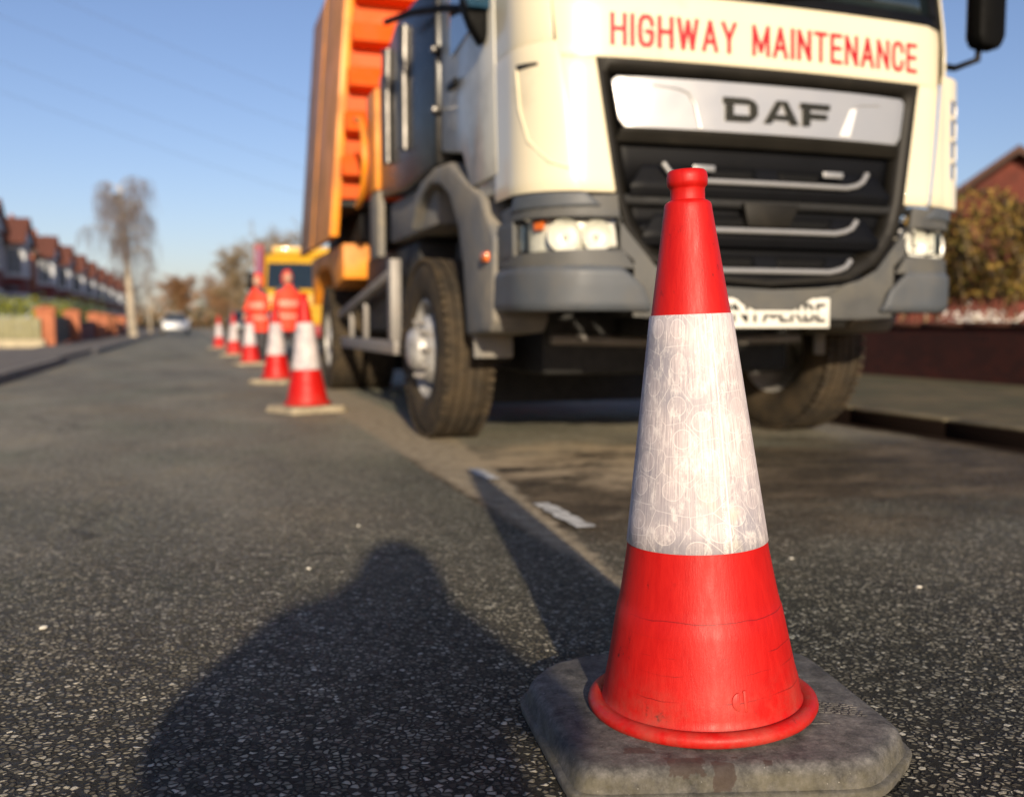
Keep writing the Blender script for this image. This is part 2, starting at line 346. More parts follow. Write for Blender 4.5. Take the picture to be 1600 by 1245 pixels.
# ------------------------------------------------------------------ traffic cones
def cone_red():
    m, nt, b = nmat('red_cone_plastic'); tc = N(nt, 'ShaderNodeTexCoord').outputs['Object']
    st = mapping(nt, tc, (1, 1, .12)); f = noise(nt, st, 90, 5, .6)
    c = ramp(nt, f, [(.3, (.40, .004, .003)), (.7, (.50, .007, .004))])
    c = mix(nt, ramp(nt, noise(nt, tc, 3.5, 6), [(.35, .0), (.75, .35)]), c, (.52, .012, .006))
    sc = ramp(nt, noise(nt, mapping(nt, tc, (1, 1, .7)), 38, 8, .75), [(.60, 0.), (.66, .9)])
    pat = ramp(nt, noise(nt, tc, 7, 2), [(.50, 0.), (.60, 1.)])
    c = mix(nt, math_(nt, 'MULTIPLY', sc, pat), c, (.06, .006, .006))
    sep = N(nt, 'ShaderNodeSeparateXYZ'); L(nt, tc, sep.inputs[0])
    low = math_(nt, 'MULTIPLY', ramp(nt, sep.outputs[2], [(.06, 1.), (.16, 0.)]), ramp(nt, noise(nt, tc, 14, 7, .7), [(.44, 0.), (.68, .5)]))
    c = mix(nt, low, c, (.30, .10, .07))
    hz = ramp(nt, noise(nt, mapping(nt, tc, (.3, .3, 60)), 3, 3), [(.67, 0.), (.72, .6)])
    c = mix(nt, math_(nt, 'MULTIPLY', hz, ramp(nt, sep.outputs[2], [(.1, .6), (.3, 0.)])), c, (.28, .01, .01))
    for z_, a_ in ((.150, 9), (.1135, 6), (.2268, 4), (.176, 12)):
        ln = math_(nt, 'LESS_THAN', math_(nt, 'ABSOLUTE', math_(nt, 'SUBTRACT', math_(nt, 'ADD', sep.outputs[2], math_(nt, 'MULTIPLY', math_(nt, 'SUBTRACT', noise(nt, tc, 14, 3), .5), .012)), z_)), .0007)
        c = mix(nt, math_(nt, 'MULTIPLY', ln, ramp(nt, noise(nt, mapping(nt, tc, (1, 1, .0)), a_, 2), [(.46, 0.), (.56, .75)])), c, (.16, .004, .004))
    up = ramp(nt, sep.outputs[2], [(.70, 0.), (.76, 1.), (.83, 1.), (.86, 0.)])
    sp = ramp(nt, noise(nt, mapping(nt, tc, (1, 1, .5)), 130, 5, .7), [(.60, 0.), (.66, .9)])
    c = mix(nt, math_(nt, 'MULTIPLY', math_(nt, 'MULTIPLY', up, sp), ramp(nt, noise(nt, tc, 22, 3), [(.50, 0.), (.60, 1.)])), c, (.07, .008, .008))
    L(nt, c, b.inputs['Base Color']); L(nt, ramp(nt, f, [(.3, .40), (.7, .58)]), b.inputs['Roughness']); b.inputs['Specular IOR Level'].default_value = .3
    bn = N(nt, 'ShaderNodeBump', Strength=.35, Distance=.0012); L(nt, math_(nt, 'ADD', noise(nt, mapping(nt, tc, (1, 1, .06)), 320, 5, .7), math_(nt, 'MULTIPLY', noise(nt, tc, 260, 3), .3)), bn.inputs['Height']); L(nt, bn.outputs[0], b.inputs['Normal'])
    return m
def sleeve_mat():
    m, nt, b = nmat('reflective_sleeve'); uv = N(nt, 'ShaderNodeTexCoord').outputs['UV']; ob = N(nt, 'ShaderNodeTexCoord').outputs['Object']
    # hexagonal lattice of circles joined by short lines
    wv = nt.nodes.new('ShaderNodeVectorMath'); wv.operation = 'MULTIPLY_ADD'
    wn = N(nt, 'ShaderNodeTexNoise', Scale=14., Detail=2.); L(nt, uv, wn.inputs['Vector']); L(nt, wn.outputs['Color'], wv.inputs[0]); wv.inputs[1].default_value = (.006, .006, 0); L(nt, uv, wv.inputs[2])
    mp = mapping(nt, wv.outputs[0], (1, 1.0, 1))
    v = N(nt, 'ShaderNodeTexVoronoi', Scale=20., Randomness=.75); v.voronoi_dimensions = '2D'; L(nt, mp, v.inputs['Vector'])
    e = N(nt, 'ShaderNodeTexVoronoi', Scale=20., Randomness=.75); e.voronoi_dimensions = '2D'; e.feature = 'DISTANCE_TO_EDGE'; L(nt, mp, e.inputs['Vector'])
    def ringf(r, wd): return math_(nt, 'LESS_THAN', math_(nt, 'ABSOLUTE', math_(nt, 'SUBTRACT', v.outputs['Distance'], r)), wd)
    ring = ringf(.30, .014)
    out = math_(nt, 'GREATER_THAN', v.outputs['Distance'], .31)
    line = math_(nt, 'MULTIPLY', math_(nt, 'LESS_THAN', e.outputs['Distance'], .012), out)
    pat = math_(nt, 'MAXIMUM', ring, line)
    pat = math_(nt, 'MULTIPLY', pat, ramp(nt, noise(nt, uv, 11, 4, .7), [(.36, .15), (.56, 1.)]))
    sep = N(nt, 'ShaderNodeSeparateXYZ'); L(nt, uv, sep.inputs[0])
    streak = noise(nt, mapping(nt, uv, (1, .03, 1)), 420, 4, .7)
    wear = noise(nt, mapping(nt, uv, (1, .35, 1)), 70, 8, .8)
    c = ramp(nt, streak, [(.36, (.38, .325, .335)), (.64, (.72, .625, .61))])
    inner = math_(nt, 'LESS_THAN', v.outputs['Distance'], .30)
    vn = ramp(nt, noise(nt, uv, 5, 3), [(.42, 0.), (.6, 1.)])
    c = mix(nt, math_(nt, 'MULTIPLY', math_(nt, 'MULTIPLY', vn, .8), math_(nt, 'SUBTRACT', 1, math_(nt, 'MULTIPLY', inner, .4))), c, (.27, .26, .30))
    c = mix(nt, ramp(nt, wear, [(.50, 0.), (.62, .7)]), c, (.78, .72, .69))
    yel = ramp(nt, noise(nt, mapping(nt, uv, (1, .7, 1)), 8, 3), [(.55, 0.), (.66, .6)])
    c = mix(nt, math_(nt, 'MULTIPLY', yel, ramp(nt, sep.outputs[1], [(.38, 1.), (.5, 0.)])), c, (.66, .62, .40))
    c = mix(nt, math_(nt, 'MULTIPLY', pat, .66), c, (.74, .68, .66))
    # overlap seam with a fine strip of tiny marks beside it
    seam = math_(nt, 'LESS_THAN', math_(nt, 'ABSOLUTE', math_(nt, 'SUBTRACT', sep.outputs[0], .438)), .0011)
    c = mix(nt, seam, c, (.72, .65, .65))
    tb = math_(nt, 'LESS_THAN', math_(nt, 'ABSOLUTE', math_(nt, 'SUBTRACT', sep.outputs[0], .431)), .0026)
    tn = math_(nt, 'GREATER_THAN', noise(nt, mapping(nt, uv, (1, 1.5, 1)), 520, 2), .52)
    c = mix(nt, math_(nt, 'MULTIPLY', math_(nt, 'MULTIPLY', tb, tn), .8), c, (.74, .70, .68))
    scr = ramp(nt, noise(nt, mapping(nt, uv, (1, .12, 1)), 30, 6, .8), [(.66, 0.), (.70, .6)])
    c = mix(nt, math_(nt, 'MULTIPLY', scr, ramp(nt, sep.outputs[1], [(.34, 1.), (.52, .1)])), c, (.36, .33, .33))
    L(nt, c, b.inputs['Base Color']); b.inputs['Roughness'].default_value = .5; b.inputs['Specular IOR Level'].default_value = .3
    bn = N(nt, 'ShaderNodeBump', Strength=.45, Distance=.001); L(nt, math_(nt, 'ADD', math_(nt, 'MULTIPLY', streak, 1.), math_(nt, 'ADD', wear, math_(nt, 'MULTIPLY', pat, .8))), bn.inputs['Height']); L(nt, bn.outputs[0], b.inputs['Normal'])
    return m
def base_mat():
    m, nt, b = nmat('dirty_rubber_base'); tc = N(nt, 'ShaderNodeTexCoord').outputs['Object']
    c = ramp(nt, noise(nt, tc, 34, 12, .85), [(.38, (.030, .029, .028)), (.47, (.085, .080, .074)), (.55, (.140, .132, .122)), (.66, (.25, .236, .215))])
    c = mix(nt, .6, c, ramp(nt, noise(nt, tc, 6, 4), [(.35, .55), (.65, 1.2)]), 'MULTIPLY')
    sep = N(nt, 'ShaderNodeSeparateXYZ'); L(nt, tc, sep.inputs[0])
    side = math_(nt, 'MULTIPLY', ramp(nt, sep.outputs[2], [(.034, 1.), (.045, 0.)]), ramp(nt, noise(nt, tc, 12, 7, .75), [(.38, 0.), (.62, 1.)]))
    side = math_(nt, 'MULTIPLY', side, .55)
    c = mix(nt, side, c, (.135, .118, .066))
    spk = math_(nt, 'GREATER_THAN', noise(nt, tc, 210, 2), .74)
    c = mix(nt, math_(nt, 'MULTIPLY', spk, .7), c, (.45, .43, .38))
    for (cx, cy, rx, ry) in ((-.075, -.212, .026, .015), (-.135, -.170, .020, .010), (-.02, -.222, .016, .010), (.045, -.215, .006, .005), (.0, -.20, .005, .003)):
        dx = math_(nt, 'MULTIPLY', math_(nt, 'SUBTRACT', sep.outputs[0], cx), 1 / rx); dy = math_(nt, 'MULTIPLY', math_(nt, 'SUBTRACT', sep.outputs[1], cy), 1 / ry)
        q = math_(nt, 'ADD', math_(nt, 'MAXIMUM', math_(nt, 'ABSOLUTE', dx), math_(nt, 'ABSOLUTE', dy)), math_(nt, 'MULTIPLY', math_(nt, 'SUBTRACT', noise(nt, tc, 45, 6, .7), .5), 1.6))
        c = mix(nt, math_(nt, 'MULTIPLY', math_(nt, 'LESS_THAN', q, 1.), .72), c, (.050, .028, .020))
    L(nt, c, b.inputs['Base Color']); L(nt, ramp(nt, noise(nt, tc, 30, 4), [(.3, .5), (.7, .85)]), b.inputs['Roughness'])
    bn = N(nt, 'ShaderNodeBump', Strength=.9, Distance=.004); L(nt, noise(nt, tc, 60, 12, .85), bn.inputs['Height']); L(nt, bn.outputs[0], b.inputs['Normal'])
    return m
M['conered'], M['sleeve'], M['conebase'] = cone_red(), sleeve_mat(), base_mat()
BT = .052
def make_cone(label, group=None):
    root = empty('traffic_cone', label=label, cat='traffic cone', group=group)
    hw, cut, cut2 = .272, .115, .05
    # base: chamfered square, rounded upper edge, thin lip at the foot
    raw = [(-.244, .205), (-.285, -.145), (-.270, -.168), (.110, -.272), (.150, -.262), (.262, -.182), (.325, .165), (.312, .200), (-.060, .312), (-.165, .290)]
    ca = math.cos(R(15.5)); sa = math.sin(R(15.5)); raw = [(x * ca - y * sa, x * sa + y * ca) for x, y in raw]
    def smooth(pts):
        out = []
        for i in range(len(pts)):
            p, q = pts[i], pts[(i + 1) % len(pts)]; d_ = math.dist(p, q); t_ = min(.3, .016 / d_)
            out += [(p[0] + (q[0] - p[0]) * t_, p[1] + (q[1] - p[1]) * t_), (q[0] + (p[0] - q[0]) * t_, q[1] + (p[1] - q[1]) * t_)]
        return out
    raw = smooth(smooth(raw))
    def outl(s, d=0):
        out = []
        for x, y in raw:
            l_ = math.hypot(x, y); out.append((x * (1 + s / l_), y * (1 + s / l_)))
        return out
    m = MB(); rings = [(.008, .001), (.010, .013), (.008, .0155), (.0, .017), (-.001, .019), (-.007, .037), (-.011, .0445), (-.018, .0495), (-.030, BT)]
    k0 = None; nn = len(outl(0)); vs = []
    for s_, z in rings: vs += [(x, y, z) for x, y in outl(s_)]
    fs = [(j * nn + i, j * nn + (i + 1) % nn, (j + 1) * nn + (i + 1) % nn, (j + 1) * nn + i) for j in range(len(rings) - 1) for i in range(nn)]
    fs += [tuple(range((len(rings) - 1) * nn, len(rings) * nn)), tuple(range(nn))[::-1]]
    m.add(vs, fs); b = m.build('base', M['conebase'], root, ang=50)
    # embossed block of small raised lines and a triangle mark
    e = MB(); random.seed(11)
    for r_ in range(6):
        x = 0
        while x < .085:
            l_ = random.uniform(.004, .013); e.box((.175 + x * .9, -.035 - x * .25 + r_ * .0085, BT), (l_, .004, .0022)); x += l_ + .003
    for k in range(3):
        a = R(90 + 120 * k); a2 = R(210 + 120 * k); c_ = Vector((.165, -.075, BT - .0006))
        e.tube([c_ + Vector((math.cos(a), math.sin(a), 0)) * .019, c_ + Vector((math.cos(a2), math.sin(a2), 0)) * .019], .002, 6)
    e.build('embossed_mark', M['conebase'], b)
    H = .922
    prof = [(.118, BT + .002), (.150, BT + .001), (.176, BT + .002), (.183, BT + .006), (.186, BT + .013), (.184, BT + .020), (.178, BT + .0245), (.172, BT + .0255), (.166, BT + .024), (.1625, BT + .022),
            (.160, BT + .026), (.1585, BT + .036), (.155, BT + .058), (.150, .130), (.1435, .165), (.137, .200), (.1322, .2245), (.1305, .2275), (.1265, .245), (.1195, .283), (.1135, .318), (.1100, .345),
            (.0640, .690), (.0620, .700), (.0382, .858), (.0374, .8655), (.0355, .8695), (.0315, .8722), (.0280, .8735), (.0273, .876), (.0272, .890), (.0285, .8935), (.0312, .896), (.0322, .902), (.0322, .910), (.0308, .917), (.0275, .9205), (.022, .9215), (.0205, .919), (.020, .90)]
    cb = MB().lathe(prof, 96).build('cone_body', M['conered'], root, ang=48)
    lug = MB().prism([(-.002, -.014)] + [(-.002 - .013 * math.cos(R(k)), .014 * math.sin(R(k))) for k in range(-80, 81, 16)] + [(-.002, .014)], 'y', -.0022, .006)
    lug.bb((.004, -.0022, -.016), (.010, .006, .016))
    lo = lug.build('moulded_lug', M['conered'], cb, bevel=.0012)
    lo.location = (.1530 * math.cos(R(-80)), .1530 * math.sin(R(-80)), .114); lo.rotation_euler = (R(-9), 0, R(10))
    # sleeve
    m = MB(); n = 128; zs = [.328, .330] + [.33 + (.692 - .33) * k / 12 for k in range(1, 12)] + [.692, .694]
    def rad(z): return .1122 + (.0640 - .1122) * (z - .328) / (.694 - .328)
    vs, uvs = [], []
    for j, z in enumerate(zs):
        r = rad(z) + (.0016 if 0 < j < len(zs) - 1 else -.001)
        for i in range(n + 1):
            a = 2 * math.pi * i / n; ov = .0008 if i < 8 else 0
            wob = .0035 * math.sin(a - R(268)) if False else 0
            # the printed band sits slightly askew
            tz = .0045 * math.cos(a - R(180)) * 0
            vs.append(((r + ov) * math.cos(a), (r + ov) * math.sin(a), z + tz)); uvs.append((a * .088, z))
    fs = [(j * (n + 1) + i, j * (n + 1) + i + 1, (j + 1) * (n + 1) + i + 1, (j + 1) * (n + 1) + i) for j in range(len(zs) - 1) for i in range(n)]
    me = bpy.data.meshes.new('reflective_sleeve'); me.from_pydata(vs, [], fs); ul = me.uv_layers.new()
    for lp in me.loops: ul.data[lp.index].uv = uvs[lp.vertex_index]
    for p in me.polygons: p.use_smooth = True
    me.materials.append(M['sleeve']); o = bpy.data.objects.new('reflective_sleeve', me); col.objects.link(o); o.parent = root
    return root
near = make_cone('large red traffic cone in sharp focus in the foreground, with frosted white sleeve', 'traffic cones in a row along the road')
near.location = (.787, 1.416, .003); near.rotation_euler = (0, R(-2.9), R(-15.5))
near.rotation_mode = 'QUATERNION'
near.rotation_quaternion = Matrix.Rotation(R(-2.3), 3, Vector((.3, .95, 0)).normalized()).to_quaternion() @ Matrix.Rotation(R(-15.5), 3, 'Z').to_quaternion()
base_near = [c for c in near.children if c.name.startswith('base')][0]
# the base lies flat on the road, only the cone leans in it
base_near.rotation_mode = 'QUATERNION'; base_near.rotation_quaternion = (near.rotation_quaternion.inverted() @ Matrix.Rotation(R(-15.5), 3, 'Z').to_quaternion())
TANB = pm('sunlit_tan_rubber_base', (.30, .25, .17), .9, var=.25, vs=12, bump=.4)  # paler than the near base: sunlight on the far bases put into the colour
CL = [(.85, 7.85, 20, 'second cone in the row, left of the cream lorry front wheel'),
      (.93, 11.8, 55, 'third cone in the row, standing left of the lorry rear wheel'),
      (.93, 17.2, 5, 'fourth cone in the row, in front of the workers in orange'),
      (.86, 22.3, 70, 'fifth cone in the row, half hidden by the fourth'),
      (.72, 28.9, 30, 'farthest and smallest cone, standing alone at the left end of the row')]
for x, y, rz, lb in CL:
    c = copy_tree(near); c.rotation_mode = 'XYZ'; c.rotation_euler = (0, R(-1.2), R(rz)); c.location = (x, y, .002); c['label'] = lb
    for ch in c.children:
        if ch.name.startswith('base'): ch.rotation_mode = 'XYZ'; ch.rotation_euler = (0, R(1.2), 0); ch.material_slots[0].link = 'OBJECT'; ch.material_slots[0].material = TANB

# ------------------------------------------------------------------ the lorry (local frame: x across, y backward, root at front centre)
T = empty('tipper_lorry', (2.6, 4.1, 0), label='cream cab lorry with orange tipper body and red HIGHWAY MAINTENANCE lettering, facing the camera', cat='lorry')
RC, FL = .28, .90
def bend(s, off=0, rc=RC, fl=FL):
    sg = 1 if s >= 0 else -1; a = abs(s)
    if a <= fl: x, y = a, .05 * a * a; nx, ny = .1 * a, -1
    else:
        t = (a - fl) / rc; y0 = .05 * fl * fl; th0 = .09
        if t < math.pi / 2 - th0: x = fl + rc * (math.sin(t + th0) - math.sin(th0)); y = y0 + rc * (math.cos(th0) - math.cos(t + th0)); nx, ny = math.sin(t + th0), -math.cos(t + th0)
        else:
            u = (t - (math.pi / 2 - th0)) * rc; x = fl + rc * (1 - math.sin(th0)); y = y0 + rc * math.cos(th0) + u; nx, ny = 1, 0
    return sg * (x + nx * off), y + ny * off
def lean(z): return .16 * max(0, z - 2.10) + .035 * max(0, z - 1.3)
def mf(off=0):
    def f(s, z):
        x, y = bend(s, off); return (x, y + lean(z), z)
    return f
def mb(off=0):   # bumper stands a little proud of the cab
    def f(s, z):
        x, y = bend(s, off); return (x, y - .03 + .05 * max(0, .86 - z), z)
    return f
# front panel of the cab with the grille opening
sheet('front_panel', [((-1.04, 1.865), (1.04, 1.865), (1.075, 2.17), (-1.075, 2.17)),
                      ((-.94, 1.27), (-.775, 1.27), (-.865, 1.865), (-1.04, 1.865)),
                      ((.775, 1.27), (.94, 1.27), (1.04, 1.865), (.865, 1.865))], M['cream'], T, mf(), .03, 16, 10, .008)
def corner(sg, nm='corner_panel'):
    P = []
    def q(a, b, c, d): P.append(tuple((sg * p[0], p[1]) for p in (a, b, c, d)))
    if sg < 0:
        q((.934, 1.27), (1.56, 1.27), (1.56, 1.93), (1.036, 1.93))
    else:
        q((.930, 1.27), (1.10, 1.27), (1.10, 1.93), (1.032, 1.93))
        q((1.10, 1.27), (1.31, 1.27), (1.31, 1.42), (1.10, 1.42)); q((1.10, 1.82), (1.31, 1.82), (1.31, 1.93), (1.10, 1.93))
        q((1.23, 1.42), (1.31, 1.42), (1.31, 1.82), (1.23, 1.82))
        for k in range(3): z = 1.505 + k * .11; q((1.10, z), (1.23, z), (1.23, z + .022), (1.10, z + .022))
    return sheet(nm, P, M['cream'], T, mf(.028) if sg < 0 else (lambda s, z: (lambda q, e: (q[0] + .30 * e, q[1] - .30 * e + lean(z), z))(bend(s, .028), max(0, abs(s) - 1.05))), .010, 14, 10, .004)
corner(-1); corner(1)
# left intake scoop outline and dark slot
m = MB(); m.tube([mf(.031)(s, z) for s, z in [(-1.24, 1.83), (-1.22, 1.65), (-1.17, 1.50), (-1.07, 1.40), (-.99, 1.37)]], .006, 8); m.build('scoop_rim', M['cream'], T)
sheet('scoop_slot', [((-1.24, 1.822), (-1.12, 1.828), (-1.12, 1.842), (-1.24, 1.850))], M['black'], T, mf(.031), .004, 6, 2, 0)
# upper corner posts beside the windscreen
for sg in (-1, 1):
    sheet('cab_corner_post', [((sg * 1.052, 1.93), (sg * 1.58, 1.93), (sg * 1.58, 2.95), (sg * 1.10, 2.95))], M['cream'], T, mf(.026), .01, 12, 8, .004)
# cab shell: sides, rear, roof
m = MB(); X = 1.165
m.prism([(.36, 1.32), (1.0, 1.32), (1.25, 1.62), (1.72, 1.70), (1.72, 3.0), (1.5, 3.08), (.55, 3.02)], 'x', -X, X)
m.build('cab_shell', M['cream_shade'], T, bevel=.02)
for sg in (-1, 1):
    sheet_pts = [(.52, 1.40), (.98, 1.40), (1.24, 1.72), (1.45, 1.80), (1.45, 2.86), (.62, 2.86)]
    d = MB().prism(sheet_pts, 'x', sg * (X + .001), sg * (X + .022)).build('door', M['cream_shade'], T, bevel=.008)
    MB().prism([(.66, 2.24), (1.38, 2.16), (1.38, 2.78), (.72, 2.78)], 'x', sg * (X + .023), sg * (X + .030)).build('door_window', M['glass'], d)
    MB().bb((sg * (X + .024), 1.22, 1.98), (sg * (X + .05), 1.40, 2.02)).build('door_handle', M['blackpl'], d, bevel=.006)
ws = sheet('windscreen', [((-.98, 2.21), (.98, 2.21), (.98, 2.93), (-.98, 2.93))], M['glass'], T, mf(-.005), .012, 16, 8, 0)
sheet('windscreen_surround', [((-1.06, 2.168), (1.06, 2.168), (1.06, 2.22), (-1.06, 2.22)), ((-1.07, 2.22), (-.97, 2.22), (-.97, 2.95), (-1.07, 2.95)), ((.97, 2.22), (1.07, 2.22), (1.07, 2.95), (.97, 2.95))], M['blackpl'], T, mf(.006), .02, 16, 6, .003)
for x0, x1 in ((-.7, -.05), (-.02, .62)):
    m = MB(); m.tube([mf(.03)(x0, 2.19), mf(.035)((x0 + x1) / 2, 2.25), mf(.03)(x1, 2.30)], [.014, .011, .006], 8); m.tube([mf(.022)(x0 + .1, 2.25), mf(.022)(x1, 2.27)], .008, 6)
    m.build('wiper', M['blackpl'], T)
sheet('front_roof_panel', [((-1.08, 2.95), (1.08, 2.95), (1.06, 3.12), (-1.06, 3.12))], M['cream'], T, mf(.01), .03, 12, 5, .004)
GL = {'H': (.62, [[(0, 0), (0, 1)], [(1, 0), (1, 1)], [(0, .52), (1, .52)]]), 'I': (.0, [[(0, 0), (0, 1)]]), 'W': (.95, [[(0, 1), (.24, 0), (.5, .95), (.76, 0), (1, 1)]]), 'A': (.66, [[(0, 0), (.5, 1), (1, 0)], [(.2, .30), (.8, .30)]]),
      'Y': (.62, [[(0, 1), (.5, .45), (1, 1)], [(.5, .45), (.5, 0)]]), 'M': (.80, [[(0, 0), (0, 1), (.5, .12), (1, 1), (1, 0)]]), 'N': (.62, [[(0, 0), (0, 1), (1, 0), (1, 1)]]), 'T': (.62, [[(0, 1), (1, 1)], [(.5, 1), (.5, 0)]]),
      'E': (.52, [[(1, 1), (0, 1), (0, 0), (1, 0)], [(0, .52), (.9, .52)]]), 'C': (.60, [[(1, .72), (.93, .9), (.72, 1), (.3, 1), (.08, .88), (0, .66), (0, .34), (.08, .12), (.3, 0), (.72, 0), (.93, .1), (1, .3)]]),
      'G': (.62, [[(1, .74), (.93, .9), (.72, 1), (.3, 1), (.08, .88), (0, .66), (0, .34), (.08, .12), (.3, 0), (.72, 0), (.93, .1), (1, .3), (1, .48), (.6, .48)]])}
def strokes(body, x0, z0, width, h, th, mapfn):
    adv = .16; n0 = len(body); sc = (width - n0 * th) / (sum(GL[c][0] for c in body) + adv * (n0 - 1)); m = MB(); x = x0 + th / 2; lay = 0
    for c in body:
        if c == ' ': x += .42 * sc; continue
        wd, ls = GL[c]
        for ln in ls:
            P = [Vector((x + p[0] * wd * sc, z0 + th / 2 + p[1] * (h - th))) for p in ln]
            D = [(P[i + 1] - P[i]).normalized() for i in range(len(P) - 1)]
            # extend open ends by half a stroke where they stop square
            Pe = list(P); Pe[0] = P[0] - D[0] * th * .5; Pe[-1] = P[-1] + D[-1] * th * .5
            Q = []
            for i in range(len(P) - 1):       # each run its own quad, layered a hair apart
                q0, q1 = Pe[i], Pe[i + 1]; d = D[i]; n_ = Vector((-d.y, d.x)) * th / 2
                e0 = d * (th * .42 if 0 < i else 0); e1 = d * (th * .42 if i < len(P) - 2 else 0)
                a_, b_ = q0 - e0, q1 + e1
                k = max(1, int((b_ - a_).length / .05)); lay = (lay + 1) % 12; off = .0012 + lay * .00022
                for t in range(k):
                    u0, u1 = a_.lerp(b_, t / k), a_.lerp(b_, (t + 1) / k)
                    m.add([mapfn(off)(*q) for q in (u0 - n_, u1 - n_, u1 + n_, u0 + n_)], [(0, 1, 2, 3)])
        x += (wd + adv) * sc + th
    return m
strokes('HIGHWAY', -.80, 1.92, .62, .145, .021, mf).build('red_word', M['redletter'], T, smooth=False); strokes('MAINTENANCE', -.10, 1.92, .955, .145, .021, mf).build('red_word', M['redletter'], T, smooth=False)
# grille
OPEN = [(-.865, 1.865), (.865, 1.865), (.775, 1.27), (.73, 1.12), (.62, .98), (.45, .895), (0, .862), (-.45, .895), (-.62, .98), (-.73, 1.12), (-.775, 1.27)]
gp = []
for i in range(len(OPEN)):
    pass
half = [(.865, 1.865), (.775, 1.27), (.735, 1.14), (.69, 1.05), (.62, .98), (.54, .925), (.45, .893), (.30, .873), (0, .862)]
gp = [((-half[i + 1][0] - .02, half[i + 1][1] - .01), (half[i + 1][0] + .02, half[i + 1][1] - .01), (half[i][0] + .02, half[i][1] + .01), (-half[i][0] - .02, half[i][1] + .01)) for i in range(len(half) - 2)]
sheet('grille_recess', gp, M['blackpl'], T, mf(-.075), .01, 12, 3, 0)
# surround frame: a sloping rim inside the opening
def rim(pts, w_in, o0, o1, name, mat, closed=True, thick=.006):
    bm = bmesh.new(); n = len(pts); c = (0, 1.4); R0, R1 = [], []
    dense = []
    for i in range(n):
        a, b = pts[i], pts[(i + 1) % n]
        if not closed and i == n - 1: dense.append(a); break
        k = max(1, int(math.dist(a, b) / .06))
        dense += [(a[0] + (b[0] - a[0]) * t / k, a[1] + (b[1] - a[1]) * t / k) for t in range(k)]
    for i, p in enumerate(dense):
        a, b = dense[i - 1], dense[(i + 1) % len(dense)]
        t = Vector((b[0] - a[0], b[1] - a[1])).normalized(); nn = Vector((-t.y, t.x))
        if nn.dot(Vector((c[0] - p[0], c[1] - p[1]))) < 0: nn = -nn
        R0.append(bm.verts.new(mf(o0)(*p))); R1.append(bm.verts.new(mf(o1)(p[0] + nn.x * w_in, p[1] + nn.y * w_in)))
    nd = len(dense)
    for i in range(nd if closed else nd - 1): j = (i + 1) % nd; bm.faces.new((R0[i], R0[j], R1[j], R1[i]))
    bmesh.ops.recalc_face_normals(bm, faces=bm.faces)
    for f in bm.faces: f.smooth = True
    me = bpy.data.meshes.new(name); bm.to_mesh(me); bm.free(); me.materials.append(mat); o = bpy.data.objects.new(name, me); col.objects.link(o); o.parent = T
    md = o.modifiers.new('s', 'SOLIDIFY'); md.thickness = thick; md.offset = 0; return o
rim(OPEN, .075, .004, -.062, 'grille_surround', M['surround'])
WHITEM = pm('white_highlight_and_bulb', (.8, .8, .8), .3, var=.02)
# silver name panel
sp = sheet('name_panel', [((-.76, 1.60), (.76, 1.60), (.79, 1.77), (-.79, 1.77)), ((-.73, 1.562), (.73, 1.562), (.76, 1.60), (-.76, 1.60)), ((-.79, 1.77), (.79, 1.77), (.765, 1.79), (-.765, 1.79))], M['silver'], T,
           lambda s, z: mf(-.012 + (.012 if z > 1.70 else 0) * 0 + .02 * (1 - min(1, abs(s) / .79) ** 4))(s, z), .03, 28, 6, .006)
pf = lambda off: (lambda s, z: mf(-.012 + .02 * (1 - min(1, abs(s) / .79) ** 4) + off)(s, z))
# creases on the panel left and right of the emblem
m = MB(); m.tube([pf(.001)(*q) for q in [(-.60, 1.755), (-.48, 1.745), (-.43, 1.73), (-.395, 1.68), (-.37, 1.572)]], [.003, .005, .007, .008, .008], 8); m.build('panel_crease', M['silver'], sp)
sheet('painted_panel_highlight', [((.375, 1.578), (.435, 1.578), (.475, 1.715), (.44, 1.71))], WHITEM, sp, pf(.006), .006, 4, 4, .002)  # white strip painted as a highlight on the silver panel
m = MB(); m.tube([pf(.001)(*q) for q in [(.455, 1.715), (.50, 1.735), (.62, 1.745)]], .004, 8); m.build('panel_crease', M['silver'], sp)
